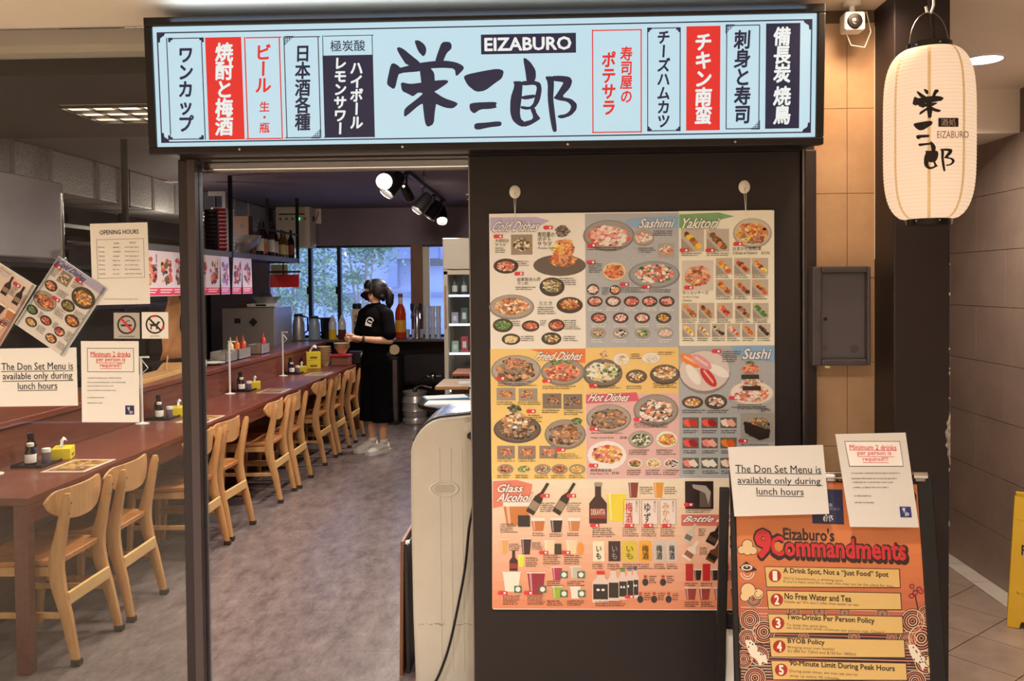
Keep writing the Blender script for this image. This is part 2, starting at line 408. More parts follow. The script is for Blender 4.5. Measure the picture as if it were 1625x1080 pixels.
struct(bx('wall_left', 'black_wall', None, -4.4, 3.10, 0, -4.3, YB, ZM))
struct(bx('wall_right', 'dark_wall', None, 0.95, 3.34, 0, 1.15, YB, ZM))
struct(bx('wall_corridor_end', 'tile_brown', None, 1.15, 8.9, 0, XR, 9.0, 2.36))
# header over the doorway and the dark panel beside it
struct(bx('wall_header', 'frame_brown', None, -1.345, 3.06, 2.085, 0.935, 3.30, ZM))
def facade(px, py, Y=3.05): return at(px, py, Y)
pn = struct(bx('wall_panel', 'panel_brown', None, -0.29, 3.05, 0, 0.885, 3.14, 2.085, bevel=.004))
bx('edge_strip', 'steel_dark', pn, 0.8865, 3.035, 0.02, 0.8935, 3.06, 2.085)
bx('edge_post', 'frame_brown', pn, 0.894, 3.03, 0, 0.934, 3.14, 2.085, bevel=.004)
bx('panel_end_trim', 'steel_dark', pn, -0.296, 3.07, 0, -0.290, 3.10, 2.085)
# door post at the left of the opening
tp = struct(bx('trim_2', 'post_black', None, -1.350, 3.05, 0, -1.316, 3.12, 2.085, bevel=.003))
bx('jamb_face', mat('jamb_grey', '#463c3f', .5), tp, -1.316, 3.046, 0, -1.2865, 3.115, 2.085)
bx('door_seal', 'glass_clear', tp, -1.2865, 3.075, 0.0, -1.268, 3.085, 2.07)
tr = struct(MB().box(-1.2865, 3.12, 2.055, -0.29, 3.20, 2.085).build('trim_3', 'chrome', None, False, .004))
bx('guide_rail', 'steel_dark', tr, -1.28, 3.14, 2.048, -0.29, 3.155, 2.055)
# fixed shop-front glass left of the post
gl = struct(bx('window_1', 'glass', None, -4.25, 3.080, 0.04, -1.352, 3.088, ZM - .005))
bx('floor_channel', 'steel_dark', gl, -4.25, 3.07, 0, -1.352, 3.10, 0.04)

# tiled strip right of the panel
tw = struct(bx('wall_tiled', 'grout', None, 0.935, 3.075, 0, 1.15, 3.34, ZM))
zs = [0.0] + [0.134 + .3 * n for n in range(9)]
for a, b in zip(zs, zs[1:]):
    for x0, x1 in ((0.936, 1.0515), (1.0535, 1.149)):
        bx('wall_tile', 'tile_beige', tw, x0, 3.068, a + .001, x1, 3.076, min(b, ZM) - .001)
# pillar
pl_ = struct(bx('wall_pillar', 'post_black', None, 1.15, 2.90, 0, 1.335, 3.34, ZM, bevel=.004))
pe = at(1492, 697, 2.897)
ch = MB().prism([(1.3352 - .022 * math.sin(math.pi * (i + .5) / 12) * random.uniform(.35, 1.1), pe.z + .085 - i * .015) for i in range(12)] + [(1.3358, pe.z - .085), (1.3358, pe.z + .09)], 2.896, 2.901)
ch.build('chipped_paint', mat('chipped', '#cfc6ba', 0.8, noise=(60, 4), col2='#4b3a36'), pl_, False)
for i in range(16):
    z = 0.3 + random.random() * 1.6
    bx('paint_chip', 'chipped', pl_, 1.332, 2.8985, z, 1.3355, 2.9015, z + random.uniform(.003, .012))
bx('plaster_edge', mat('plaster_edge', '#d7cdc0', .8), tw, 1.1475, 3.066, 1.70, 1.151, 3.070, 2.52)

# corridor wall, tiled
cw = struct(bx('wall_corridor', mat('grout_brown', '#7d6a5b', .9), None, XR, -4.0, 0, XR + .1, 9.0, ZM))
for r in range(9):
    z0, z1 = max(0, r * .3 - .02), min(r * .3 + .28, ZM)
    for c in range(8):
        y0 = 2.4 + c * .6 - (.3 if r % 2 else 0)
        if y0 + .6 > 4.38 and z1 > 2.36: z1_ = 2.36
        else: z1_ = z1
        if z1_ > z0: bx('wall_tile', 'tile_brown', cw, XR - .007, y0 + .0015, z0 + .0015, XR + .001, y0 + .5985, z1_ - .0015)

# back wall with the window
wx0, wx1, wz0, wz1 = -3.55, -1.12, 0.98, 2.135
struct(bx('wall_back', 'dark_wall', None, -4.3, YB, wz1, 0.95, YB + .15, ZI + .05))
struct(bx('wall_back_low', 'dark_wall', None, -4.3, YB, 0, 0.95, YB + .15, wz0))
struct(bx('wall_back_left', 'dark_wall', None, -4.3, YB, wz0, wx0, YB + .15, wz1))
struct(bx('wall_back_right', 'dark_wall', None, wx1, YB, wz0, 0.95, YB + .15, wz1))
def wxp(px): return at(px, 460, YB).x
w2 = struct(MB().box(wx0, YB + .02, wz1 - .025, wx1, YB + .10, wz1).box(wx0, YB + .02, wz0, wx1, YB + .10, wz0 + .03).build('window_2', 'black_metal', None, False))
for px in (492, 538): bx('mullion', 'black_metal', w2, wxp(px) - .022, YB + .0, wz0 + .03, wxp(px) + .022, YB + .09, wz1 - .025, bevel=.003)
bx('column', 'wood_brown', w2, wxp(653), YB - .04, wz0, wxp(671), YB + .10, wz1)
bx('column_lining', 'cream_metal', w2, wxp(671), YB + .01, wz0 + .03, wxp(681), YB + .10, wz1 - .025)
for a, b in ((wx0, wxp(492) - .022), (wxp(492) + .022, wxp(538) - .022), (wxp(538) + .022, wxp(653)), (wxp(681), wx1)):
    bx('pane', 'glass_window', w2, a, YB + .045, wz0 + .03, b, YB + .050, wz1 - .025)
for px in (492, 538): bx('window_catch', 'black_metal', w2, wxp(px) - .04, YB - .012, 1.53, wxp(px) - .0, YB + .0, 1.62)

# ------------------------------------------------------------------ outside the window
struct(bx('ground_outside', mat('asphalt', '#6f7680', .8, noise=(4, 5), col2='#7d848e'), None, -16, YB + .2, -3.2, 14, 40, -3.0))
ob = thing('opposite_building', 'pale blue-grey rendered building seen across the street through the window', 'building', (0, 23, -3))
bx('wall', mat('blue_render', '#7d8fb4', .8, noise=(.6, 4), col2='#8999bb'), ob, -16, 0, 0, 10, 4, 14)
for z in (4.35, 6.4): bx('ledge', mat('blue_ledge', '#5f7096', .8), ob, -16, -.12, z, 10, 0, z + .10)
for x in (-9.5, -6.2, -3.6, -1.2): bx('wall_joint', 'blue_ledge', ob, x, -.02, 0, x + .05, .0, 14)
MB().box(-4.35, -.45, 5.35, -3.0, 0, 5.65).box(-4.35, -.45, 4.6, -4.1, 0, 5.35).build('bracket_housing', 'blue_ledge', ob, False)
MB().box(-3.3, -.5, 5.15, -2.7, -.2, 5.32).build('floodlight', 'black_plastic', ob, False)
bx('awning_edge', 'blue_ledge', ob, -4.6, -1.0, 3.2, -2.2, 0, 3.3)
lm = [mat('leaf_a', '#5f8a4e', .8), mat('leaf_b', '#7da868', .8), mat('leaf_c', '#456b48', .8)]
def tree(x, y, z0, blobs, label, seed, nleaf):
    rnd = random.Random(seed)
    t = thing('street_tree', label, 'tree', (x, y, -3.0), 0, 'trees outside the window')
    tk = MB().tube([(0, 0, 0), (.05, .05, 2), (-.05, 0, 3.6), (.1, 0, 5)], [.10, .07, .035, .02])
    for bx_, by_, bz_, br in blobs: tk.tube([(0, 0, min(3.4, bz_ - .3)), (bx_ * .6, by_ * .6, bz_ - .1), (bx_, by_, bz_)], [.022, .014, .006], 5)
    tk.build('trunk', mat('bark', '#7a7266', .9), t)
    for li in range(3):
        mb = MB()
        for bx_, by_, bz_, br in blobs:
            for _ in range(int(nleaf * br * .62)):
                u = rnd.gauss(0, .5); w = rnd.gauss(0, .5); q = rnd.gauss(0, .32)
                c = Vector((bx_ + u * br, by_ + w * br, bz_ + q * br)); e = Euler((rnd.uniform(-.9, .9), rnd.uniform(-.9, .9), rnd.uniform(0, 6.3))).to_matrix()
                l, w_ = rnd.uniform(.030, .055), rnd.uniform(.014, .024)
                mb.add([c + e @ Vector(p) for p in ((-l, 0, 0), (0, -w_, .008), (l, 0, 0), (0, w_, .008))], [(0, 1, 2, 3)])
        o = mb.build('foliage', lm[li], t, False); o['kind'] = 'stuff'
tree(-4.1, 13.2, 0, [(-.5, 0, 5.5, .75), (.2, .2, 5.0, .6), (-.9, .1, 4.6, .6), (-.2, 0, 4.35, .55), (-1.3, 0, 5.0, .6), (.5, 0, 4.55, .4)], 'leafy green tree outside the two narrow left panes', 3, 900)
tree(-3.1, 13.8, 0, [(-.35, 0, 5.45, .55), (.1, .2, 5.2, .42), (-.35, .1, 4.35, .34), (-.1, 0, 4.75, .22), (.35, 0, 5.3, .2)], 'smaller light green tree outside the wide pane behind the waitress', 5, 800)
tree(-6.4, 16.5, 0, [(0, 0, 4.3, .9), (.8, 0, 4.0, .7), (-.8, .1, 5.0, .9), (.9, 0, 5.2, .7)], 'dense tree further down the street beyond the steel cabinet', 8, 800)
# ================================================================== shop sign (backlit box)
INK, RED, PALE = '#20233f', '#e2302c', '#bfe0f5'
sp = Plane(at(770, 130, 2.865), (math.radians(3.0), 0, 0))
sign = plane_thing('shop_sign', 'long backlit shop sign box with black frame above the doorway', 'sign', sp)
a = sp.uv(242.5, 44); b = sp.uv(1294.5, 216); c = sp.uv(249.5, 235); d = sp.uv(1295, 20)
LX0, LX1 = (a[0] + c[0]) / 2, (b[0] + d[0]) / 2; LZ1, LZ0 = (a[1] + d[1]) / 2, (b[1] + c[1]) / 2
fr = .026
bx('housing', 'black_metal', sign, LX0 - fr * .8, .035, LZ0 - fr * .8, LX1 + fr * .8, .175, LZ1 + fr * .8, bevel=.006)
f = MB()
f.box(LX0 - fr, -.012, LZ1, LX1 + fr, .035, LZ1 + fr * 1.15); f.box(LX0 - fr, -.012, LZ0 - fr, LX1 + fr, .035, LZ0)
f.box(LX0 - fr, -.012, LZ0, LX0, .035, LZ1); f.box(LX1, -.012, LZ0, LX1 + fr, .035, LZ1)
f.build('frame', 'black_metal', sign, False, .004)
MB().cbox((0, .11, LZ1 + .035), (LX1 - LX0, .05, .02)).build('mounting_rail', 'black_metal', sign, False)
for k in range(4): MB().lathe([(.004, 0), (.004, -.004)], (lerp(LX0, LX1, .13 + .25 * k), -.012, LZ0 - fr / 2), 8, 'y').build('screw', 'chrome', sign)
P = Print(sp); P.poly([(LX0, LZ0), (LX1, LZ0), (LX1, LZ1), (LX0, LZ1)], PALE, 0, False); face = P.build('lit_panel', 'print_backlit', sign)
P = Print(sp)
X0, Z1 = sp.uv(248.5, 52.2)[0], sp.uv(248.5, 52.2)[1]; X1 = sp.uv(1288, 120)[0]; Z0 = LZ0 + (LZ1 - Z1) * .72; Z1 = LZ1 - .018
t = .0042
for q in ((X0, Z1 - t, X1, Z1), (X0, Z0, X1, Z0 + t), (X0, Z0, X0 + t, Z1), (X1 - t, Z0, X1, Z1)):
    P.poly([(q[0], q[1]), (q[2], q[1]), (q[2], q[3]), (q[0], q[3])], INK, 1, False)
for sx, sz, x, z in ((1, -1, X0, Z1), (1, 1, X0, Z0), (-1, -1, X1, Z1), (-1, 1, X1, Z0)):
    P.poly([(x, z), (x + sx * .030, z), (x + sx * .026, z + sz * .011), (x + sx * .012, z + sz * .020), (x + sx * .010, z + sz * .034), (x, z + sz * .034)], INK, 1, False)
P.build('border_line', 'print_backlit', sign)
def banner(x0, y0, x1, y1, style, cols, corners=None, label=None):
    P = Print(sp); W_ = x1 - x0
    if style == 'red': P.rect(x0, y0, x1, y1, RED, 1)
    elif style == 'ink': P.rect(x0, y0, x1, y1, INK, 1)
    elif style == 'redline': P.frame(x0, y0, x1, y1, 1.9, RED, 1)
    elif style == 'inkline': P.frame(x0, y0, x1, y1, 1.5, INK, 1)
    elif style == 'twotone': P.frame(x0, y0, x1, y1, 1.2, INK, 1); P.rect(x0, y0 + 31.5, x1, y1, INK, 1)
    if corners == 'square':
        for cx, cy in ((x0, y0), (x1, y0), (x0, y1), (x1, y1)):
            sx, sy = (1 if cx == x0 else -1), (1 if cy == y0 else -1)
            P.rect(min(cx, cx + sx * 7), min(cy, cy + sy * 7), max(cx, cx + sx * 7), max(cy, cy + sy * 7), INK, 2)
            P.rect(min(cx + sx * 4, cx + sx * 8), min(cy + sy * 4, cy + sy * 8), max(cx + sx * 4, cx + sx * 8), max(cy + sy * 4, cy + sy * 8), PALE, 3)
    if corners == 'lattice':
        for cx, cy, sx, sy in ((x0, y0, 1, 1), (x1, y1, -1, -1)):
            for i in range(4):
                L = 14 - i * 3.6
                P.line(cx + sx * i * 3.6, cy, cx + sx * i * 3.6, cy + sy * L, 1, INK, 2); P.line(cx, cy + sy * i * 3.6, cx + sx * L, cy + sy * i * 3.6, 1, INK, 2)
    o = P.build('banner', 'print_backlit', sign)
    for (t_, cx, ya, yb, w, col, bold) in cols:
        P = Print(sp)
        if t_.startswith('H:'): P.text(t_[2:], cx - w / 2, ya, cx + w / 2, yb, col, 4, bold)
        else: P.vtext(t_, cx, ya, yb, w, col, 4, bold, slant=0.06)
        P.build('lettering', 'print_backlit', o)
PW = '#e6f5fd'
banner(267, 60, 323.5, 221.5, 'inkline', [('ワンカップ', 295, 73, 210, 25, INK, .034)], 'square')
banner(328.5, 59, 385.6, 221.5, 'red', [('焼酎と梅酒', 356, 68, 215, 29, PW, .034)])
banner(390, 58.6, 446.6, 220.8, 'redline', [('ビール', 418, 70, 148, 26, RED, .03), ('生・瓶', 420, 161, 211, 17, RED, .02)])
banner(452.3, 57.8, 507.7, 219, 'inkline', [('日本酒各種', 480.5, 71, 207, 25, INK, .028)], 'lattice')
banner(513.6, 56, 593, 218, 'twotone', [('H:極炭酸', 552, 64, 81.5, 55, INK, .008), ('ハイボール', 566, 97, 205, 21, PW, .04), ('レモンサワー', 540, 90, 214, 21, PW, .04)])
banner(939.7, 46.8, 1018.5, 210.5, 'redline', [('寿司屋の', 994, 74, 164, 20, RED, .025), ('ポテサラ', 966, 82, 183, 23, RED, .035)])
banner(1027, 43.8, 1080, 208, 'inkline', [('チーズハムカツ', 1053, 48, 203, 21, INK, .034)], 'square')
banner(1089, 41.4, 1142.8, 206.8, 'red', [('チキン南蛮', 1116, 52, 197, 28, PW, .036)])
banner(1152, 39.4, 1205.5, 204.8, 'inkline', [('刺身と寿司', 1178, 48, 196, 27, INK, .03)], 'lattice')
banner(1214.9, 36.9, 1269, 203.8, 'ink', [('備長炭', 1241, 43, 131, 28, PW, .034), ('焼鳥', 1241, 137, 197, 28, PW, .034)])
P = Print(sp); P.rect(763.3, 53.5, 914, 85, INK, 1); nb = P.build('name_plate', 'print_backlit', sign); nb['label'] = 'dark plate reading EIZABURO'
P = Print(sp); P.text('EIZABURO', 769.5, 59.5, 906, 79.5, '#eaf6ff', 3, .03); P.build('lettering', 'print_backlit', nb)
P = Print(sp); logo(P, lambda i, x, y: (600 + x / 4.5, y / 4.5), INK, 2); lo = P.build('brush_lettering', 'print_backlit', sign); lo['label'] = 'three large brush-written characters'

# bluish light and glowing strip added above the sign to tint the ceiling
ls = bpy.data.lights.new('ceiling_tint_light', 'AREA'); ls.shape = 'RECTANGLE'; ls.size = LX1 - LX0 - .1; ls.size_y = .03; ls.energy = 1.5; ls.color = (.55, .78, 1)
lo_ = bpy.data.objects.new('ceiling_tint_light', ls); COL.objects.link(lo_); lo_.parent = sign; lo_.location = (0, -.03, LZ1 + .02); lo_.rotation_euler = (math.radians(180 - 25), 0, 0)
bx('added_glow_strip', mat_emit('strip_glow', '#cfe8ff', .6), sign, LX0 + .05, -.004, LZ1 + fr * 1.15, LX1 - .05, .02, LZ1 + fr * 1.15 + .001)

# ================================================================== paper lantern
lc = at(1474, 214, 2.70); LR, LH = .130, .262
lan = thing('paper_lantern', 'glowing white paper lantern with black brush lettering hanging by the pillar', 'lantern', (lc.x, lc.y, lc.z))
def lan_r(t): return LR * (.5 + .5 * max(0, 1 - abs(t) ** 4.5) ** .55)
prof = []; n = 46
for i in range(n * 3 + 1):
    t = i / (n * 3) * 2 - 1; r = lan_r(t); r += .0016 * abs(math.sin(math.pi * i / 3))
    prof.append((r, t * LH))
mat('lantern_paper', '#8a7558', .7); lm_ = MATS['lantern_paper']; nt = lm_.node_tree; b_ = nt.nodes['Principled BSDF']
# lit from within: paper glows, the seams and bamboo hoops let less light through
b_.inputs['Emission Color'].default_value = lin('#ffdcbc'); b_.inputs['Emission Strength'].default_value = .80
body = MB().lathe(prof, n=48).build('paper_shade', lm_, lan)
sm_ = mat('lantern_seam', '#c9a878', .7, emit=.55)
for k in range(8):
    a0 = k * math.pi / 4 + .38; pts = [(math.cos(a0) * (p[0] + .0008), math.sin(a0) * (p[0] + .0008), p[1]) for p in prof]
    rings = []
    for (x, y, z) in pts:
        tx, ty = -math.sin(a0) * .0045, math.cos(a0) * .0045; rings.append([(x - tx, y - ty, z), (x + tx, y + ty, z)])
    MB().loft(rings, False, False).build('paper_seam', sm_, lan)
hoop = mat('lantern_hoop', '#d9b98c', .7, emit=.6)
for i in range(1, n):
    r, z = prof[i * 3]; MB().lathe([(r + .0006, z - .0007), (r + .0012, z), (r + .0006, z + .0007)], n=40).build('hoop', hoop, lan)
for z, s in ((LH, 1), (-LH, -1)):
    MB().lathe([(.062, z - .006 * s), (.066, z - .006 * s), (.066, z + .018 * s), (.058, z + .018 * s)], n=32).build('rim', 'black_gloss', lan)
    for k in range(6): MB().sphere((.066 * math.cos(k * 1.05 - 1.5), .066 * math.sin(k * 1.05 - 1.5), z + .007 * s), (.003, .003, .003), 6, 4).build('rivet', 'chrome', lan)
MB().tube([(-.06 * math.cos(k * math.pi / 12), 0, LH + .012 + .105 * math.sin(k * math.pi / 12)) for k in range(13)], .0016, 6).build('handle_wire', 'steel_dark', lan)
# lettering wrapped on the paper
P = Print()
def wrap_px(px, py):
    d = ray(px, py); o = CAM - Vector(lc); z_ = 0
    # hit the lantern surface: march on the radius of revolution
    tt = 2.3
    for _ in range(400):
        p = o + d * tt; tz = max(-1, min(1, p.z / LH)); R = lan_r(tz)
        if math.hypot(p.x, p.y) < R + .0055: return p
        tt += .0012
    return p
def wrapped(polys, col, name, fx=None):
    bm = bmesh.new(); lay = bm.verts.layers.int.new('i')
    for si, st in enumerate(polys):
        vs = [bm.verts.new((x, y, 0)) for x, y in st]
        for v in vs: v[lay] = si
        try: bm.faces.new(vs)
        except ValueError: pass
    bmesh.ops.triangulate(bm, faces=bm.faces[:])
    for v in bm.verts: v.co = wrap_px(*(fx(v[lay], v.co.x, v.co.y) if fx else (v.co.x, v.co.y)))
    me = bpy.data.meshes.new(name); bm.to_mesh(me); bm.free(); me.materials.append(MATS[col] if isinstance(col, str) else col)
    return link(bpy.data.objects.new(name, me), lan)
ink_m = mat('lantern_ink', '#1a0f0c', .7)
# strokes 0-7 upper sign, 8-10 middle, 11-17 lower, stacked diagonally as painted
def lm_map(i, x, y):
    if i < 8: return (1448 + (x - 62) * .0898, 141 + (y - 287) * .0755)
    if i < 11: return (1449 + (x - 608) * .1075, 191.5 + (y - 490) * .0925)
    return (1466 + (x - 942) * .1025, 224 + (y - 414) * .0905)
wrapped([smooth_poly(st) for st in LOGO], ink_m, 'brush_lettering', lm_map)
wrapped([[(1489, 187), (1505, 187), (1521, 187), (1521, 201), (1505, 201), (1489, 201)]], ink_m, 'name_patch')
def wtext(t, x0, y0, x1, y1, m_, bold, name):
    vs, fs = glyphs(t, 0); gx0, gx1 = min(p[0] for p in vs), max(p[0] for p in vs); gy0, gy1 = min(p[1] for p in vs), max(p[1] for p in vs)
    me = bpy.data.meshes.new(name)
    pts = [wrap_px(lerp(x0, x1, (p[0] - gx0) / (gx1 - gx0)), lerp(y1, y0, (p[1] - gy0) / (gy1 - gy0))) + Vector((0, -.0012, 0)) for p in vs]
    me.from_pydata(pts, [], fs); me.materials.append(m_); return link(bpy.data.objects.new(name, me), lan)
wtext('酒処', 1493, 188.5, 1517, 199.5, mat('lantern_pale', '#a98f72', .7, emit=.35), -.004, 'patch_lettering')
wtext('EIZABURO', 1487, 208, 1537, 219, mat('lantern_thin', '#7d6144', .7), -.006, 'name_lettering')
# hook it hangs from
hk = thing('ceiling_hook', 'white S-shaped hook on a dark strap above the lantern', 'hook', (lc.x, lc.y, ZM))
z = lc.z + LH + .118 - ZM
MB().tube([(.012, 0, 0), (.012, 0, z + .09), (.014, 0, z + .02), (.006, 0, z - .004), (-.006, 0, z - .001), (-.01, 0, z + .016)], .004, 8).build('hook_wire', 'white_paint', hk)
MB().tube([(-.012, .01, 0), (-.004, .01, z + .1), (.012, .012, z + .0), (.020, .012, z - .09)], .0065, 6, sq=.4).build('strap', 'black_plastic', hk)
# (the glow of the paper itself lights the pillar)

# ================================================================== big menu poster
pp_ = Plane(at(1003, 650, 3.036))
pos = plane_thing('menu_poster', 'large laminated menu poster with food photos hanging on the dark panel', 'poster', pp_)
ax0, az1 = pp_.uv(777.5, 340.5); ax1 = pp_.uv(1228, 640)[0]; az0 = pp_.uv(1000, 966)[1]
bx('sheet', 'white_paper', pos, ax0 - .003, 0, az0 - .003, ax1 + .003, .010, az1 + .003)
PAL = dict(
 orange=['#d9742b', '#c2551f', '#e39a45', '#b3421b', '#8a3318'], brown=['#8a5428', '#a96b33', '#6a3c1c', '#c08443', '#4f2b16'],
 red=['#b3302b', '#d4504a', '#8e2026', '#e2806f', '#f0b7a2'], pink=['#e39a90', '#d77a78', '#f2c6ba', '#c65b5e', '#f6e3d6'],
 green=['#3f7a34', '#2d5a28', '#6fa04a', '#24431f'], pale=['#e8d9b4', '#d9c391', '#f4ead0', '#b99b63'], dark=['#2a2320', '#4a3a2e', '#1c1715', '#6a533c'],
 yellow=['#e6b93c', '#d99a2a', '#f2d675', '#b5761f'], white=['#f0ebe2', '#dcd5c8', '#fffdf5', '#c9beb0'])
rp = random.Random(11)
def food(P, cx, cy, rx, ry, plate, pals, dens=1.0, square=False, mound=0.0):
    if square: P.rect(cx - rx, cy - ry, cx + rx, cy + ry, plate, 2)
    elif plate:
        P.ell(cx, cy, rx, ry, mixc(plate, '#000000', .35), 2, 22); P.ell(cx, cy - ry * .05, rx * .93, ry * .9, plate, 3, 22)
    cols = [c for p in pals for c in PAL[p]]
    n = int((26 + rx * ry / 6) * dens); base = [mixc(c, '#000000', .45) for c in cols]
    if plate is None or not square: P.ell(cx, cy - mound * ry * .3, rx * .70, ry * .66, rp.choice(base), 3.6, 16, jit=.08)
    for i in range(n):
        a_ = rp.uniform(0, 6.283); q = math.sqrt(rp.random()) * .72
        x, y = cx + math.cos(a_) * q * rx, cy + math.sin(a_) * q * ry * .82 - mound * ry * (1 - q)
        r = rp.uniform(.05, .16) * min(rx, ry) * (1.3 if i < n * .3 else .9) + .35; k = rp.randint(5, 7); a1 = rp.uniform(0, 6.28)
        P.poly([(x + r * rp.uniform(.6, 1.3) * 1.3 * math.cos(a1 + 6.283 * j / k), y + r * rp.uniform(.6, 1.2) * math.sin(a1 + 6.283 * j / k)) for j in range(k)], mixc(rp.choice(cols), '#000000' if i < n * .4 else '#fff4e0', rp.uniform(0, .38 if i < n * .4 else .22)), 4 + 3.0 * i / n)
def skewer(P, cx, cy, r, pals):
    P.rect(cx - r, cy - r, cx + r, cy + r, '#a9a29a', 2); P.poly([(cx - r, cy - r * .2), (cx + r * .2, cy + r), (cx - r, cy + r)], '#8d867f', 2.5)
    P.line(cx - r * .95, cy - r * .95, cx + r * .7, cy + r * .7, r * .12, '#c9a76a', 3)
    cols = [c for p in pals for c in PAL[p]]
    for k in range(5):
        t_ = -.45 + k * .24
        for _ in range(3): P.ell(cx + t_ * r + rp.uniform(-.1, .1) * r, cy + t_ * r + rp.uniform(-.12, .12) * r, r * rp.uniform(.16, .34), r * rp.uniform(.16, .3), rp.choice(cols), 4 + .1 * k, 7, jit=.2)
def lines(P, x, y, w, n=2, col='#26211f', h=1.3, gap=3.2):
    for k in range(n):
        q = x; e = x + w * rp.uniform(.7, 1)
        while q < e:
            l = rp.uniform(.6, 1.9); dy = rp.uniform(-.25, .25); P.rect(q, y + k * gap + dy, min(q + l, e), y + k * gap + h + dy * .5, col, 8.2); q += l + rp.choice((.35, .35, .45, 1.3))
def tagbox(P, x, y): P.ell(x - 3, y, 4, 3.4, '#c8323a', 7, 10); P.rect(x, y - 2.8, x + 8, y + 2.8, '#b8262f', 7); P.rect(x + 2.2, y - 1.6, x + 5.8, y + 1.6, '#f3dcd4', 7.5)
def head(P, t, x0, y0, x1, y1, col, out):
    P.text(t, x0, y0, x1, y1, out, 8, .06, .12); P.text(t, x0, y0, x1, y1, col, 9, .026, .12)
def grad(P, x0, y0, x1, y1, c0, c1, n=10):
    for k in range(n): P.rect(x0, lerp(y0, y1, k / n), x1, lerp(y0, y1, (k + 1) / n), mixc(c0, c1, (k + .5) / n), 1)
def speck(P, x0, y0, x1, y1, cols, n):
    for _ in range(n):
        x, y = rp.uniform(x0, x1), rp.uniform(y0, y1); P.ell(x, y, rp.uniform(.8, 2.2), rp.uniform(.5, 1.2), rp.choice(cols), 1.5, 5)
GY, DK, WH = '#9b948e', '#3b3531', '#dedad2'
# ---- cold dishes
P = Print(pp_, 1.32); P.rect(777.5, 341, 929, 553, '#d9d3cf', 1); P.poly([(778, 345), (850, 344), (872, 350), (846, 364), (778, 366)], '#a9a3c4', 2)
head(P, 'Cold Dishes', 783, 351, 855, 367, '#f4f2f6', '#4b4868')
food(P, 828, 388, 17, 16, '#8a7f72', ['pale', 'dark'], 1.2, True); P.ell(888, 421, 42, 17, '#5a524c', 2); food(P, 893, 412, 30, 16, None, ['orange', 'brown'], 1.4); food(P, 893, 395, 22, 22, None, ['yellow', 'orange'], 1.6); food(P, 892, 367, 14, 14, None, ['dark'], 1.6)
food(P, 803, 422, 20, 12, DK, ['orange', 'pink']); food(P, 876, 455, 20, 15, DK, ['brown', 'pale', 'green'], 1.3, mound=.3); food(P, 812, 487, 36, 20, GY, ['pale', 'brown', 'orange'], 1, mound=.2)
food(P, 904, 484, 21, 13, DK, ['orange', 'yellow', 'brown'], 1.2, mound=.4); food(P, 798, 516, 16, 11, DK, ['green']); food(P, 842, 517, 14, 9, DK, ['orange', 'red']); food(P, 883, 516, 13, 10, DK, ['red', 'orange']); food(P, 811, 538, 15, 9, DK, ['pale', 'yellow']); food(P, 875, 537, 16, 10, DK, ['orange', 'pale', 'green'])
P.text('寿司屋の', 853, 368, 880, 376.5, '#26211f', 8, .004); P.text('ポテト', 853, 376.5, 874, 383, '#26211f', 8, .004); P.text('サラダ', 853, 383.5, 876, 390, '#26211f', 8, .004); P.text('Potato Salad', 854, 391.5, 882, 395, '#26211f', 8)
P.text('大根明太', 786, 379, 808, 385, '#26211f', 8); P.text('サラダ', 786, 386, 803, 391, '#26211f', 8); P.text('自家製あん肝', 821, 440, 858, 446, '#26211f', 8); P.text('ポン酢', 821, 447, 838, 452, '#26211f', 8); P.text('たたき', 856, 478, 876, 484, '#26211f', 8)
for x, y, w, n_ in ((786, 393, 16, 3), (817, 414, 28, 3), (818, 455, 36, 2), (887, 441, 30, 4), (853, 487, 34, 4), (812, 509, 16, 3), (857, 508, 10, 3), (894, 508, 28, 5), (827, 533, 22, 3), (894, 533, 26, 3)): lines(P, x, y, w, n_)
for x, y in ((790, 375), (869, 361), (823, 434)): tagbox(P, x, y)
P.build('cold_dishes_panel', 'print_gloss', pos)
# ---- sashimi
P = Print(pp_, 1.32); P.rect(929, 338, 1077.5, 551, '#9ca3ab', 1); speck(P, 931, 360, 1076, 549, ['#8e979f', '#a9b0b6', '#949da6'], 260); P.poly([(1000, 347), (1077, 341), (1077, 362), (1010, 361), (985, 356)], '#7fa2c2', 2)
head(P, 'Sashimi', 1016, 347, 1069, 361, '#f4f6fa', '#35506e')
food(P, 966, 374, 41, 25, '#8d8a88', ['red', 'white', 'pink'], 1.1); food(P, 1021, 377, 17, 13, GY, ['pink', 'white']); food(P, 1057, 397, 13, 11, GY, ['orange', 'pink', 'white'], 1, True); food(P, 975, 431, 20, 16, '#c6b9a6', ['orange'], 1.4); food(P, 1038, 436, 41, 22, '#8a8f95', ['red', 'pink', 'white', 'green'], 1.2, mound=.3)
food(P, 941, 459, 10, 9, DK, ['white', 'pink']); food(P, 976, 460, 9, 8, DK, ['white', 'orange'])
for y, xs_, ps in ((478, (944, 973, 1002, 1031, 1058), (['orange', 'pink'], ['white', 'pink'], ['red'], ['red', 'pink'], ['red', 'pink'])), (504, (950, 985, 1019, 1053), (['orange', 'pink'], ['pink', 'white'], ['pink'], ['yellow', 'brown'])), (528, (949, 985, 1020, 1056), (['pink', 'green'], ['dark', 'white'], ['pale', 'green'], ['pink', 'white']))):
    for x, p_ in zip(xs_, ps): food(P, x, y, 12.5, 8.5, DK if y < 515 else GY, p_); lines(P, x - 11, y + 10, 23, 2, '#e8e8ea')
for x, y, w, n_ in ((1037, 366, 34, 3), (1013, 393, 30, 3), (932, 392, 60, 2), (934, 418, 24, 5), (955, 456, 14, 4), (985, 456, 40, 3), (1030, 459, 38, 2)): lines(P, x, y, w, n_)
for x, y in ((938, 389), (937, 416), (1025, 455), (990, 451)): tagbox(P, x, y)
P.build('sashimi_panel', 'print_gloss', pos)
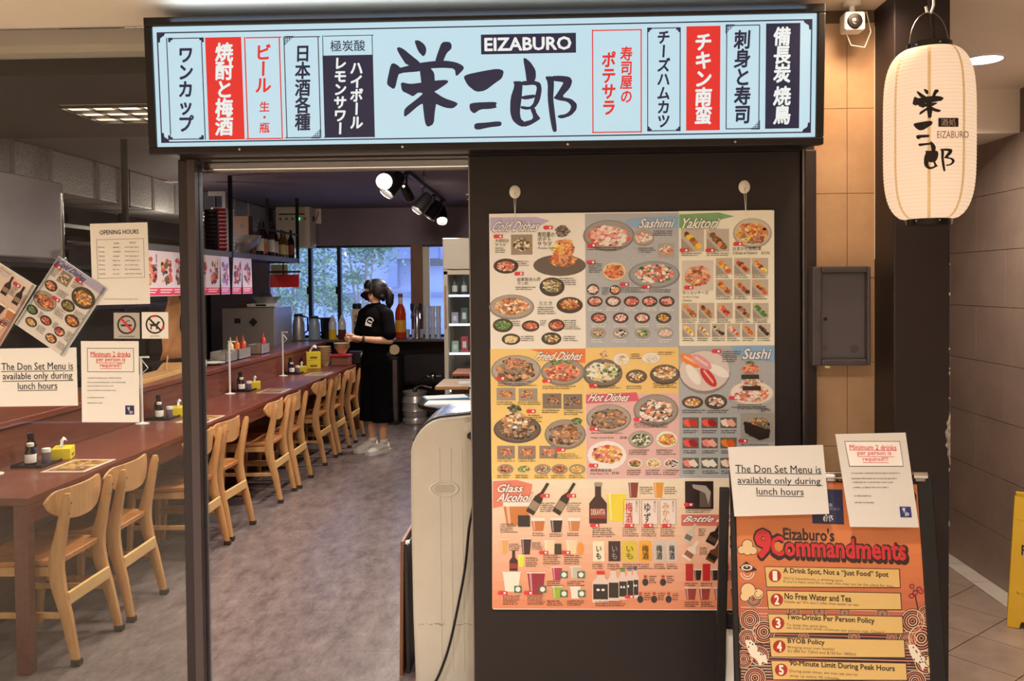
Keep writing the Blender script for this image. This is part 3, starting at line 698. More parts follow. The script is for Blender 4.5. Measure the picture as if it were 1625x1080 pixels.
# ---- yakitori
P = Print(pp_, 1.32); P.rect(1077.5, 334, 1226, 548, '#d8d3c4', 1); P.poly([(1077.5, 340), (1140, 337), (1165, 343), (1140, 349), (1130, 361), (1077.5, 362)], '#6f9a6a', 2)
head(P, 'Yakitori', 1081, 346, 1139, 362, '#f6f8f2', '#35552f')
skewer(P, 1099, 381, 18, ['brown', 'yellow']); skewer(P, 1139, 381, 18, ['dark', 'brown']); food(P, 1194, 370, 31, 24, '#b5aea5', ['orange', 'brown', 'yellow'], 1.3); food(P, 1107, 437, 25, 24, '#bdb8b0', ['orange', 'red', 'brown'], 1.4, True)
for y in (422, 456):
    for x in (1149, 1178, 1206): skewer(P, x, y, 13, rp.choice([['orange', 'brown'], ['yellow', 'orange'], ['brown', 'red']])); lines(P, x - 13, y + 14, 26, 2)
for x, p_ in zip((1094, 1121, 1150, 1179, 1207), (['red', 'brown'], ['brown'], ['red', 'orange'], ['dark', 'brown'], ['green'])): skewer(P, x, 493, 12.5, p_); lines(P, x - 12, 507, 24, 2)
for x, p_ in zip((1093, 1116.5, 1140, 1164, 1188, 1212), (['yellow', 'pale'], ['pale', 'brown'], ['dark', 'pale'], ['red'], ['yellow', 'orange'], ['dark'])): skewer(P, x, 524, 10.5, p_); lines(P, x - 10, 536, 21, 2)
P.text('おまかせ焼鳥5本', 1163, 391, 1208, 397.5, '#26211f', 8); P.text('5 Kinds of Yakitori', 1163, 399, 1201, 403.5, '#26211f', 8); P.text('$12.90', 1208, 399, 1221, 404, '#26211f', 8); P.text('カリカリチーズ', 1083, 461, 1124, 467, '#26211f', 8, .004); P.text('Grilled Crispy', 1083, 469.5, 1109, 473, '#26211f', 8); P.text('Cheese', 1083, 474.5, 1097, 478, '#26211f', 8)
for x, y, w, n_ in ((1081, 401, 36, 2), (1121, 401, 36, 2)): lines(P, x, y, w, n_)
for x, y in ((1085, 397), (1126, 397), (1170, 387), (1092, 456)): tagbox(P, x, y)
P.build('yakitori_panel', 'print_gloss', pos)
# ---- fried dishes
P = Print(pp_, 1.32); P.rect(779, 553, 929, 760, '#d8b872', 1); P.poly([(840, 554), (929, 553), (929, 576), (905, 574), (880, 566)], '#d4733a', 2)
head(P, 'Fried Dishes', 852, 558, 924, 571, '#fbf3ec', '#7a3412')
food(P, 819, 588, 40, 25, '#9c968f', ['brown', 'dark'], 1.0); food(P, 816, 577, 26, 14, None, ['brown', 'orange'], 2); food(P, 893, 590, 35, 22, '#8d877f', ['orange', 'red', 'brown'], 1.1); food(P, 890, 575, 24, 7, None, ['green'], 1.2)
for x, y in ((803, 625), (838, 626)): food(P, x, y, 15, 10, '#8d857c', ['brown', 'orange'], 1.1, True)
for x, y in ((876, 636), (909, 637)): food(P, x, y, 15, 12, '#6f665e', ['brown', 'dark'], 1.1, True)
food(P, 821, 681, 38, 22, '#5a5048', ['dark', 'brown']); food(P, 817, 668, 28, 20, None, ['pale', 'brown'], 1.6); food(P, 817, 648, 14, 9, None, ['green', 'dark'], 1.2); food(P, 897, 689, 33, 24, '#8a837c', ['brown', 'dark'], 1.0); food(P, 900, 686, 20, 15, None, ['brown'], 1.5); food(P, 915, 668, 12, 8, None, ['green'])
for x in (803, 836, 870): food(P, x, 717, 14, 10, '#7d746a', ['brown', 'red', 'orange'], 1.1, True)
for x, p_ in zip((802, 831, 861, 888, 916), (['brown', 'orange'], ['pale', 'green'], ['pale', 'brown'], ['brown', 'orange'], ['yellow'])): food(P, x, 744, 13, 8, None if x == 831 else '#8d857c', p_); lines(P, x - 13, 753, 26, 2)
for x, y, w, n_ in ((790, 604, 62, 3), (861, 612, 55, 2), (788, 637, 30, 2), (822, 637, 36, 2), (860, 650, 30, 2), (895, 650, 30, 3), (838, 658, 24, 4), (789, 727, 30, 2), (822, 727, 30, 2), (880, 719, 44, 3)): lines(P, x, y, w, n_, '#3a2a1c')
for x, y in ((794, 600), (867, 604), (842, 652), (889, 713)): tagbox(P, x, y)
P.build('fried_dishes_panel', 'print_gloss', pos)
P = Print(pp_, 1.32); P.rect(929, 551, 1077.5, 624, '#d6b674', 1)
food(P, 956, 592, 32, 23, '#6f675e', ['pale', 'green', 'white'], 1.2, mound=.3); food(P, 958, 563, 7, 12, None, ['orange', 'pale']); food(P, 986, 570, 13, 10, WH, ['pale']); food(P, 1033, 568, 15, 9, WH, ['white', 'pale']); food(P, 1010, 597, 17, 11, '#5a5048', ['pale', 'brown']); food(P, 1055, 594, 24, 16, '#5a5048', ['pale', 'brown'], 1.3, mound=.5)
for x, y, w, n_ in ((936, 611, 50, 2), (1000, 561, 20, 3), (1044, 558, 30, 2), (994, 612, 30, 2), (1036, 607, 38, 3)): lines(P, x, y, w, n_, '#3a2a1c')
tagbox(P, 941, 611); P.build('tempura_panel', 'print_gloss', pos)
P = Print(pp_, 1.32); P.rect(930, 624, 1077.5, 759, '#c7a4a4', 1); P.poly([(930, 626), (1010, 622), (1015, 636), (985, 637), (930, 640)], '#c2546a', 2)
head(P, 'Hot Dishes', 936, 624, 998, 636, '#fbf3f2', '#6f1f30')
food(P, 966, 664, 36, 23, '#9a938d', ['dark', 'brown'], 1.5); food(P, 1041, 651, 36, 26, '#8d8781', ['red', 'brown', 'dark', 'white'], 1.2); food(P, 1017, 697, 20, 14, GY, ['dark', 'white', 'green']); food(P, 1058, 697, 18, 14, '#d9d3c8', ['orange', 'yellow']); P.ell(963, 722, 31, 23, '#e6e0d8', 2); food(P, 963, 720, 30, 21, None, ['orange', 'red', 'yellow'], 1.6)
for x, p_ in ((1008, ['orange', 'green']), (1037, ['yellow', 'pale']), (1065, ['pink', 'dark'])): food(P, x, 735, 13, 9, '#cfc8bf', p_); lines(P, x - 13, 745, 26, 3, '#3a2a1c')
P.text('Wagyu Oxtail Steak', 937, 692.5, 974, 696, '#26211f', 8); P.text('$9.80', 984, 692, 995, 696.5, '#26211f', 8); P.text('麻辣麻婆豆腐', 937, 743, 970, 748, '#26211f', 8); P.text('Mala Mapo Tofu', 937, 749.5, 966, 753, '#26211f', 8); P.text('$9.80', 971, 748, 982, 752.5, '#26211f', 8)
for x, y, w, n_ in ((938, 686, 56, 1), (1006, 670, 66, 3), (998, 713, 36, 3), (1041, 713, 34, 3)): lines(P, x, y, w, n_, '#3a2a1c')
for x, y in ((942, 680), (1012, 665), (941, 738)): tagbox(P, x, y)
P.build('hot_dishes_panel', 'print_gloss', pos)
# ---- sushi
P = Print(pp_, 1.32); P.rect(1077.5, 548, 1229, 758, '#9aa0a6', 1); speck(P, 1079, 570, 1228, 756, ['#8d959c', '#a7adb2'], 260); P.poly([(1160, 549), (1229, 548), (1229, 574), (1185, 570), (1165, 560)], '#7a9fc4', 2)
head(P, 'Sushi', 1180, 553, 1222, 569, '#f6f8fb', '#2f4d70')
P.ell(1118, 590, 41, 35, '#7d7778', 2); P.ell(1118, 588, 40, 32, '#c2bab8', 3)
for kk, (x, y, a_, c0) in enumerate(((1096, 572, .5, '#d9782f'), (1100, 594, 1.0, '#e8d9cf'), (1124, 598, .9, '#b3262b'), (1140, 588, .5, '#ecdcd4'), (1113, 574, .6, '#c98a92'))):
    P.poly([(x + 19 * math.cos(t_) * math.cos(a_) - 8 * math.sin(t_) * math.sin(a_), y + 19 * math.cos(t_) * math.sin(a_) + 8 * math.sin(t_) * math.cos(a_)) for t_ in [k * .4488 for k in range(14)]], c0, 5 + kk * .55)
    P.line(x - 12 * math.cos(a_), y - 2 - 12 * math.sin(a_), x + 12 * math.cos(a_), y - 2 + 12 * math.sin(a_), 2.5, mixc(c0, '#ffffff', .25), 5.3 + kk * .55); P.line(x - 12 * math.cos(a_), y - 12 * math.sin(a_), x + 12 * math.cos(a_), y + 12 * math.sin(a_), 1.5, mixc(c0, '#ffffff', .4), 5.45 + kk * .55)
food(P, 1193, 624, 36, 20, '#d5cfc8', ['orange', 'pink', 'white'], 1.6); P.rect(1178, 612, 1207, 619, '#2a2320', 8); P.rect(1176, 594, 1204, 601, '#2a2320', 8); food(P, 1192, 605, 22, 9, None, ['orange', 'white'], 1.2); food(P, 1191, 585, 19, 12, None, ['orange', 'red'], 1.8); food(P, 1190, 575, 9, 4, None, ['green'])
food(P, 1099, 638, 17, 10, '#4a423c', ['orange', 'yellow', 'white']); food(P, 1136, 637, 18, 12, '#4a423c', ['dark', 'pink', 'white'])
food(P, 1202, 678, 27, 23, '#8f8f8c', ['dark'], .6, True); P.poly([(1180, 668), (1222, 682), (1220, 694), (1205, 698), (1182, 686)], '#241f1d', 8); food(P, 1203, 670, 20, 10, None, ['orange', 'yellow', 'green'], 1.8)
for y, ps in ((671, ('red', 'red', 'pink')), (703, ('red', 'pink', 'orange')), (735, ('pink', 'white', 'pink'))):
    for x, p_ in zip((1096, 1126, 1156), ps):
        P.rect(x - 13, y - 9, x + 13, y + 8, '#5a5f55', 2)
        for dx in (-5, 4): P.poly([(x + dx - 8, y - 4), (x + dx + 1, y - 7), (x + dx + 8, y + 2), (x + dx + 3, y + 6), (x + dx - 5, y + 3)], rp.choice(PAL[p_][:3]), 5)
        lines(P, x - 12, y + 11, 26, 2)
for x, y, w, n_ in ((1146, 557, 30, 3), (1146, 566, 26, 3), (1170, 641, 50, 3), (1082, 650, 40, 2), (1122, 650, 36, 2), (1176, 704, 48, 1)): lines(P, x, y, w, n_)
P.text('Special Kaisen Makizushi', 1161, 644, 1214, 647.5, '#26211f', 9); P.text('$24.90', 1207, 648, 1222, 653, '#26211f', 9)
for x, y in ((1136, 557), (1163, 631), (1178, 699)): tagbox(P, x, y)
P.build('sushi_panel', 'print_gloss', pos)
# ---- drinks
P = Print(pp_, 1.32); grad(P, 781, 760, 1229, 966, '#dccdb9', '#c67a58', 14)
P.poly([(782, 763), (820, 761), (845, 768), (842, 790), (812, 800), (782, 806)], '#c9745f', 2)
head(P, 'Glass', 790, 768, 830, 780, '#fbf5ee', '#6f2d22'); head(P, 'Alcohol', 791, 782, 842, 795, '#fbf5ee', '#6f2d22')
def cup(x, y, w, h, c, foam=None):
    P.poly([(x - w, y - h), (x + w, y - h), (x + w * .72, y + h), (x - w * .72, y + h)], c, 4); P.rect(x - w * 1.08, y - h - 1.6, x + w * 1.08, y - h, '#d8cfc4', 5)
    P.poly([(x - w * .8, y - h), (x - w * .55, y - h), (x - w * .42, y + h * .9), (x - w * .6, y + h * .9)], mixc(c, '#ffffff', .25), 4.5)
    if foam: P.rect(x - w * .98, y - h, x + w * .98, y - h + foam, '#eae0cc', 5)
def bottle(x, y, L, w, ang, c, lab):
    ca_, sa_ = math.cos(ang), math.sin(ang); T = lambda u, v: (x + u * ca_ - v * sa_, y + u * sa_ + v * ca_)
    P.poly([T(-w, L), T(w, L), T(w, 0), T(w * .35, -L * .35), T(w * .35, -L), T(-w * .35, -L), T(-w * .35, -L * .35), T(-w, 0)], c, 5); P.poly([T(-w * .9, L * .25), T(w * .9, L * .25), T(w * .9, L * .75), T(-w * .9, L * .75)], lab, 6)
cup(820, 815, 22, 18, '#b5703a', 6); bottle(855, 790, 28, 7, .55, '#2a1c17', '#8a7a68'); bottle(897, 790, 28, 7, .55, '#2a1c17', '#8a7a68'); P.rect(822, 817, 841, 835, '#241e1f', 8)
cup(854, 832, 11, 10, '#b06a3a', 4); cup(883, 833, 10, 11, '#2f2022', 3); cup(911, 832, 10, 10, '#b5774a', 4)
bottle(949, 798, 32, 14, 0, '#3a1d18', '#8a2f2c'); P.text('DEKAVITA', 938, 807, 960, 816, '#e6cfc0', 9, .01); P.rect(943, 765, 955, 771, '#8d8780', 8); cup(978, 805, 16, 22, '#d2c23a')
cup(1005, 777, 8, 12, '#7a2f24'); cup(1045, 777, 8, 12, '#c98a35')
for x, c0, t_ in ((1002, '#b3262b', '梅酒'), (1031, '#2a2526', 'ゆず'), (1060, '#c08a3a', 'みかん')):
    P.rect(x - 13, 792, x + 13, 832, '#d2c8c4', 4); P.frame(x - 13, 792, x + 13, 832, .8, '#8d8580', 5); P.vtext(t_, x - 4, 796, 829, 12, c0, 8, .01); P.vtext('あらごし', x + 8, 794, 812, 4.5, '#7a3030', 8, 0)
for x, w, c0, tc in ((950, 9, '#d8d0b8', '#241f1d'), (975, 9.5, '#33242a', '#8a7a78'), (999, 12, '#c2b03e', '#7a6a20'), (1024, 10, '#d39a2e', '#5a3a14'), (1046, 9, '#b5b0ac', '#33302e'), (1066, 8.5, '#b9b4b0', '#33302e')):
    P.rect(x - w, 858, x + w, 890, c0, 4); P.vtext('梅酒' if x > 1010 else 'いも', x, 864, 887, w * 1.1, tc, 8, .02)
for x, w, c0 in ((953, 13, '#c2322a'), (973, 9.5, '#b5705a'), (988, 7.5, '#5a8a3a'), (999, 6.5, '#7a7a7c'), (1008, 5.5, '#5a5a7c')):
    L_ = 4 + (1010 - x) * .06; y_ = 955 - (x - 953) * .12
    P.poly([(x - w, y_), (x + w, y_), (x + w, y_ - 33), (x + w * .5, y_ - 40), (x + w * .5, y_ - 48), (x - w * .5, y_ - 48), (x - w * .5, y_ - 40), (x - w, y_ - 33)], '#cbb8b0', L_); P.rect(x - w * .9, y_ - 29, x + w * .9, y_ - 5, '#26211f', L_ + .2); P.rect(x - w * .5, y_ - 50, x + w * .5, y_ - 44, c0, L_ + .2); P.ell(x - w * .3, y_ - 20, w * .22, 2, '#e6e0dc', L_ + .3, 8); P.ell(x + w * .3, y_ - 20, w * .22, 2, '#e6e0dc', L_ + .3, 8)
for x, y in ((1024, 923), (1052, 923), (1016, 950), (1038, 950), (1061, 950)): P.ell(x, y, 5, 6, '#2a2425', 5, 10); P.rect(x - 2.5, y - 11, x + 2.5, y - 7, '#a8402f', 6); lines(P, x + 6, y - 10, 12, 4)
cup(800, 867, 7, 11, '#c99a62'); cup(835, 867, 8, 12, '#3a2022'); cup(872, 868, 9, 10, '#d2c3a0'); cup(907, 868, 9, 10, '#d2c3a0'); P.rect(880, 862, 891, 879, '#3a3020', 8); P.ell(921, 870, 5, 10, '#d28a3a', 8); bottle(815, 889, 16, 6.5, 0, '#3a1d18', '#8a2f2c'); cup(827, 890, 5, 9, '#c2d23a')
cup(812, 923, 14, 15, '#d6d3c4', 3); cup(851, 926, 14, 17, '#8a2438'); cup(884, 910, 8, 10, '#9a3050'); cup(913, 908, 9, 9, '#b5aaa0'); cup(884, 940, 8, 9, '#8aa63a'); cup(913, 940, 8, 9, '#d8d0c4')
for x, y in ((822, 934), (861, 934), (895, 911), (922, 911), (895, 941), (923, 941)): P.rect(x - 6, y - 5.5, x + 6, y + 5.5, '#3f6b4a', 8); P.ell(x, y, 4, 4, '#e6e2d8', 9, 12)
P.rect(1087, 763, 1132, 807, '#2a1f20', 4); P.poly([(1098, 768), (1120, 770), (1128, 780), (1124, 800), (1119, 782), (1100, 774)], '#9a9490', 5); P.rect(1110, 780, 1128, 804, '#5a5048', 4.5)
P.rect(1081, 816, 1229, 834, '#c2685a', 2); head(P, 'Bottle Liquor', 1086, 818, 1188, 830, '#fbf5ee', '#6f2d22')
bottle(1096, 845, 16, 6, .5, '#b9b4ac', '#6a655e'); bottle(1134, 848, 16, 8, .5, '#2a1d1a', '#4a3a30'); bottle(1098, 872, 17, 8, .6, '#d2c8be', '#8a5a44'); bottle(1134, 876, 16, 8, .5, '#5a3a20', '#241c18')
bottle(1165, 850, 18, 7, 0, '#33261f', '#b5a88a'); bottle(1195, 850, 18, 7, 0, '#5a3a20', '#d2c8a8')
for x in (1094, 1121, 1150, 1178): P.rect(x - 6, 894, x + 6, 921, '#a8282a', 4); cup(x + 13, 912, 6, 8, '#33201f')
for x in (1096, 1118, 1142, 1168): cup(x, 942, 9, 9, '#8a3a34')
for x, y, w, n_ in ((857, 797, 26, 5), (899, 797, 28, 5), (794, 830, 28, 5), (845, 845, 22, 2), (872, 846, 22, 2), (900, 845, 24, 2), (808, 862, 20, 4), (844, 860, 18, 4), (862, 880, 28, 5), (895, 880, 28, 5), (834, 884, 20, 5), (798, 944, 28, 5), (837, 944, 30, 5), (868, 921, 28, 3), (900, 921, 28, 3), (868, 952, 28, 3), (900, 952, 28, 3), (940, 837, 36, 5), (988, 836, 28, 5), (1018, 836, 26, 5), (1048, 836, 26, 5), (940, 894, 22, 3), (964, 894, 24, 3), (988, 894, 26, 3), (1014, 894, 22, 3), (1038, 894, 18, 3), (1058, 894, 18, 3), (945, 953, 50, 3), (1015, 772, 22, 4), (1054, 772, 22, 4), (1088, 808, 46, 2), (1108, 838, 14, 4), (1110, 868, 14, 4), (1086, 924, 22, 2), (1112, 924, 24, 2), (1086, 954, 22, 3), (1112, 954, 22, 3)): lines(P, x, y, w, n_, '#3a241c')
for x, y in ((864, 786), (906, 786), (943, 833), (862, 876), (897, 876), (797, 940), (838, 940), (998, 833), (1028, 833), (1057, 833), (1092, 800), (998, 946)): tagbox(P, x, y)
P.build('drinks_panel', 'print_gloss', pos)
for i, (hx, hy, cy) in enumerate(((817, 304, 350), (1182, 296, 342))):
    h = at(hx, hy, 3.04)
    k = thing('wall_hook', ['round white adhesive hook above the cold dishes corner of the poster', 'round white adhesive hook above the yakitori corner of the poster'][i], 'hook', (h.x, 3.05, h.z), 0, 'hooks holding the poster')
    MB().lathe([(.0, -.008), (.016, -.007), (.020, -.003), (.020, 0)], n=20, axis='y').xf(Matrix.Scale(1.18, 4, (0, 0, 1))).build('pad', 'white_plastic', k)
    MB().tube([(0, -.008, -.004), (0, -.014, -.016), (0, -.018, -.020), (0, -.020, -.012)], .003, 6).build('prong', 'white_plastic', k)
    zz = at(hx, cy, 3.04).z - h.z
    MB().tube([(-.004, -.014, -.018), (0, -.022, zz + .01), (0, -.016, zz)], .0009, 5).tube([(.004, -.014, -.018), (.0005, -.022, zz + .01), (0, -.016, zz)], .0009, 5).build('string', 'white_plastic', k)

# ================================================================== sheets on the glass
def sheet(name, label, cat, TL, TR, BL, Y, thick=.0012, group=None, matl='white_paper', size=None):
    a_, b_, c_ = at(*TL, Y), at(*TR, Y), at(*BL, Y)
    ang = math.atan2((b_.z - a_.z) , (b_.x - a_.x)); w = (b_ - a_).length; h = (c_ - a_).length
    ctr = (b_ + c_) / 2; pl = Plane((ctr.x, Y, ctr.z), (0, -ang, 0))
    o = plane_thing(name, label, cat, pl, group)
    bx('paper', matl, o, -w / 2, 0, -h / 2, w / 2, thick, h / 2)
    return o, pl, w, h
GF = 3.0785
def para(P, x, y, w, n, gap, col='#4a4a4c', h=1.1):
    for k in range(n): lines(P, x, y + k * gap, w * (1 if k < n - 1 else .7), 1, col, h)
o, pl, w, h = sheet('notice_sheet', 'white OPENING HOURS sheet taped to the shop-front glass', 'notice', (142, 355), (233, 352.5), (148, 484), GF)
P = Print(pl); P.text('OPENING HOURS', 158.5, 364.5, 220, 371.5, '#2a2a2c', 2, .012)
P.frame(154, 379, 229, 441, .7, '#8a8a8c', 1)
P.text('Lunch', 181, 384, 189, 387, '#4a4a4c', 2); P.text('Dinner', 206, 383, 216, 386, '#4a4a4c', 2)
for k, dname in enumerate(('Monday', 'Tuesday', 'Wednesday', 'Thursday', 'Friday', 'Saturday', 'Sunday')):
    y = 391 + k * 7.0; P.text(dname, 156 + k * .25, y, 166 + k * .25, y + 3, '#4a4a4c', 2); lines(P, 180, y + 1, 13, 1, '#6a6a6c', 1.1); lines(P, 199, y + .6, 27, 1, '#6a6a6c', 1.1)
lines(P, 166, 474, 57, 1, '#5a5a5c', .8); P.build('printed_text', 'print_matte', o)
o, pl, w, h = sheet('notice_sheet', 'white landscape Don Set Menu sheet taped to the glass below the flyers', 'notice', (-7, 553), (122, 551), (-6, 645), GF)
def don(o, pl, rows):
    for t_, x0, y0, x1, y1, ux0, ux1, uy in rows:
        P = Print(pl); P.text(t_, x0, y0, x1, y1, '#1f1f22', 2, .006); P.rect(ux0, uy, ux1, uy + 1.1, '#1f1f22', 2); P.build('printed_line', 'print_matte', o)
don(o, pl, (('The Don Set Menu is', 2.5, 575, 116, 586.5, 2, 117, 588), ('available only during', 4.5, 590.5, 115, 604.5, 4, 117, 603.5), ('lunch hours', 28.5, 606.5, 91, 617, 28, 91, 618.5)))
o, pl, w, h = sheet('notice_sheet', 'white Minimum 2 drinks sheet taped to the shop-front glass under the warning stickers', 'notice', (128.5, 541), (220, 541), (130, 669.5), GF)
P = Print(pl); P.frame(138.5, 552, 212.5, 590, .8, '#1f1f22', 1); P.build('printed_box', 'print_matte', o)
P = Print(pl)
for t_, x0, x1, y0 in (('Minimum 2 drinks', 144, 207, 557.5), ('per person is', 153, 199, 567), ('required!!', 159, 193, 576)): P.text(t_, x0, y0, x1, y0 + 8, '#d8283a', 2, .008); P.rect(x0, y0 + 8.2, x1, y0 + 9, '#d8283a', 2)
P.build('printed_heading', 'print_matte', o); P = Print(pl)
for y, w_ in ((599, 68), (606, 66), (611.5, 56), (618.5, 48), (630, 28), (638.5, 26)): (lines(P, 139.5, y, w_, 1, '#5a5a5c', 1.0), P.build('printed_line', 'print_matte', o), P.__init__(pl))
P.rect(199, 643, 213, 657.5, '#1d2150', 2); logo(P, lambda i, x, y: (202 + (x - 62) * .0088 if i < 8 else (203.5 + (x - 608) * .009 if i < 11 else 206 + (x - 942) * .011), 645 + (y - 287) * .008 if i < 8 else (648.5 + (y - 490) * .009 if i < 11 else 650.5 + (y - 414) * .0115)), '#e6e8f4', 4)
P.build('printed_logo', 'print_matte', o)
# warning stickers
for i, (x0, y0, x1, y1) in enumerate(((180.5, 496, 221.5, 537), (225, 495, 267, 537))):
    o, pl, w, h = sheet('warning_sticker', ['grey square no smoking sticker on the glass', 'white square no pets sticker on the glass'][i], 'sticker', (x0, y0), (x1, y0), (x0, y1), GF, matl=mat('sticker_grey', '#b7b4ae', .35, .2) if i == 0 else 'white_paper')
    P = Print(pl); cx, cy = (x0 + x1) / 2, (y0 + y1) / 2 - 1.5
    P.arc(cx, cy, 15, 2.6, 0, 6.2832, '#1d1b1c' , 1, 28); 
    if i == 0:
        P.rect(cx - 9, cy - .5, cx + 8, cy + 2.5, '#1d1b1c', 2); P.arc(cx + 3, cy - 3, 4, 1, 2.5, 5.5, '#1d1b1c', 2, 6); P.line(cx - 9, cy - 10, cx + 9, cy + 10, 3.4, '#d8262c', 3); P.text('NO SMOKING', cx - 12, cy + 17.5, cx + 12, cy + 20, '#3a3838', 2)
    else:
        P.poly([(cx - 8, cy - 1), (cx + 2, cy - 1), (cx + 5, cy - 5), (cx + 9, cy - 4), (cx + 6, cy - 1), (cx + 4, cy + 2), (cx + 4, cy + 8), (cx + 2, cy + 8), (cx + 1, cy + 3), (cx - 5, cy + 3), (cx - 5, cy + 8), (cx - 7, cy + 8), (cx - 7, cy + 2), (cx - 10, cy - 3)], '#3a2220', 2)
        P.line(cx - 9.5, cy - 9.5, cx + 9.5, cy + 9.5, 2.8, '#1d1b1c', 3); P.ell(cx - 2, cy - 13, 4, 1.6, '#d8262c', 4); P.ell(cx + 13, cy + 5, 2, 3, '#d8262c', 4); P.text('NO PETS', cx - 7, cy + 17.5, cx + 7, cy + 20, '#3a3838', 2)
    P.build('printed_symbol', 'print_gloss', o)
# tilted flyers
class RotPrint(Print):                 # layout in sheet units: 0..1 across, 0..1.41 down
    def __init__(s, w, h): super().__init__(None); s.w, s.h = w, h
    def pt(s, p): return ((p[0] / 100 - .5) * s.w, (.5 - p[1] / 141) * s.h)
for lab, TL, TR, BL, Y, kind in (('tilted laminated drinks flyer overlapped on the glass by the Cold Dishes flyer', (-18, 406), (58, 454), (-84, 512), GF - .001, 1),
                                 ('tilted laminated Cold Dishes flyer hung on the shop-front glass', (92.5, 406), (169, 458), (24, 514), GF - .006, 0)):
    o, pl, w, h = sheet('menu_flyer', lab, 'menu', TL, TR, BL, Y, .003)
    P = RotPrint(w, h)
    if kind == 0:
        P.rect(0, 0, 100, 141, '#d6d2cc', 1); P.rect(0, 0, 100, 14, '#a9a6c2', 1.5); P.text('Cold Dishes', 6, 3, 62, 12, '#3a3f78', 5, .02, .1)
        for cx, cy, rx, ry, plt, ps, sq in ((30, 26, 11, 11, '#8a7f72', ['pale', 'dark'], 1), (75, 36, 22, 18, '#4a423c', ['yellow', 'orange', 'dark'], 0), (17, 50, 12, 9, DK, ['orange', 'pink'], 0), (60, 62, 13, 10, DK, ['brown', 'green'], 0), (22, 78, 22, 16, GY, ['brown', 'orange'], 0), (80, 80, 14, 10, DK, ['orange', 'yellow'], 0), (12, 103, 11, 8, DK, ['green'], 0), (42, 105, 11, 8, DK, ['orange', 'red'], 0), (72, 108, 10, 8, DK, ['red'], 0), (22, 122, 11, 8, DK, ['yellow', 'pale'], 0), (66, 126, 11, 8, DK, ['orange', 'pale'], 0)):
            food(P, cx, cy, rx, ry, plt, ps, 1.3, bool(sq))
        for x, y, w_, n_ in ((5, 18, 14, 6), (46, 18, 20, 5), (32, 46, 22, 4), (46, 74, 20, 5), (76, 60, 20, 4), (26, 97, 10, 4), (56, 98, 10, 4), (84, 98, 12, 6), (36, 118, 16, 4), (80, 122, 16, 4)): lines(P, x, y, w_, n_, '#26211f', 1.1, 3)
        for x, y in ((8, 15.5), (52, 15.5), (36, 64)): tagbox(P, x, y)
    else:
        grad(P, 0, 0, 100, 141, '#d8cfc4', '#cc8f70', 10); head(P, 'Glass Alcohol', 8, 4, 50, 14, '#fbf5ee', '#8a2d22')
        def bottle2(x, y, L, w_): P.poly([(x - w_, y + L), (x + w_, y + L), (x + w_, y), (x + w_ * .35, y - L * .4), (x + w_ * .35, y - L), (x - w_ * .35, y - L), (x - w_ * .35, y - L * .4), (x - w_, y)], '#2a1c17', 5); P.rect(x - w_ * .9, y + L * .25, x + w_ * .9, y + L * .7, '#8a7a68', 6)
        bottle2(58, 26, 18, 6); bottle2(84, 30, 18, 6)
        for cx, cy, c0 in ((45, 66, '#b06a3a'), (66, 68, '#2f2022'), (88, 68, '#b5774a'), (50, 98, '#d2c3a0'), (80, 100, '#d2c3a0'), (60, 126, '#8a2438')): P.poly([(cx - 9, cy - 9), (cx + 9, cy - 9), (cx + 6, cy + 9), (cx - 6, cy + 9)], c0, 5); P.rect(cx - 9, cy - 10, cx + 9, cy - 6, '#eae0cc', 6); lines(P, cx - 8, cy + 11, 18, 3)
        for x, y, w_, n_ in ((66, 20, 12, 6), (92, 24, 8, 6), (70, 84, 26, 3)): lines(P, x, y, w_, n_)
        for x, y in ((70, 16), (50, 88), (80, 90)): tagbox(P, x, y)
    P.build('printed_menu', 'print_gloss', o)
    for x in (-w / 2 + .004, w / 2 - .012): bx('sleeve_edge', 'glass_clear', o, x, -.004, -h / 2, x + .008, -.003, h / 2)

# ================================================================== sandwich board
TILT, BY = math.radians(13), math.radians(-6.5)
bp = Plane(at(1315, 900, 2.60), (-TILT, 0, BY))
sb = plane_thing('sandwich_board', 'black framed sandwich board with orange commandments poster beside the menu panel', 'sandwich board', bp)
bl, br = bp.uv(1170, 900)[0], bp.uv(1464, 900)[0]; bt = bp.uv(1300, 758)[1]; CT, ST = math.cos(TILT), math.sin(TILT)
bb = -(bp.loc.z) / CT + .06
bx('backing', 'black_plastic', sb, bl, .004, bb + .05, br, .012, bt)
f = MB(); fw = .040
f.box(bl - .016, -.006, bb - .05, bl, .028, bt + .015); f.box(br, -.006, bb - .05, br + .045, .028, bt + .015); f.box(bl, -.006, bt - .012, br, .028, bt + .015); f.box(bl, -.006, bb, br, .028, bb + .05)
f.build('frame', 'black_metal', sb, False, .003)
# rear legs fold out behind
MB().mbox(Matrix.Translation((bl - .036, .20, (bb + bt) / 2 + .01)) @ Matrix.Rotation(math.radians(28), 4, 'X'), (.030, .022, (bt - bb) * 1.02)).build('rear_leg', 'black_metal', sb, False, .003)
MB().mbox(Matrix.Translation((br - .03, .20, (bb + bt) / 2 + .01)) @ Matrix.Rotation(math.radians(28), 4, 'X'), (.030, .022, (bt - bb) * 1.02)).build('rear_leg', 'black_metal', sb, False, .003)
MB().box(bl - .05, .24, -.22, br + .05, .262, -.18).build('cross_bar', 'black_metal', sb, False, .002)
rear = bx('rear_panel', 'white_plastic', sb, bl - .02, .30, bb + .05, br + .02, .31, -.24); rear.rotation_euler = (math.radians(0), 0, 0)
for px in (1318, 1336, 1458):
    q = bp.uv(px, 757); MB().lathe([(.010, -.02), (.012, -.02), (.012, .02), (.010, .02)], (q[0], -.012, q[1] + .006), 12, 'x').box(q[0] - .014, -.016, q[1] - .012, q[0] + .014, -.006, q[1] + .004).build('clip', 'chrome', sb)
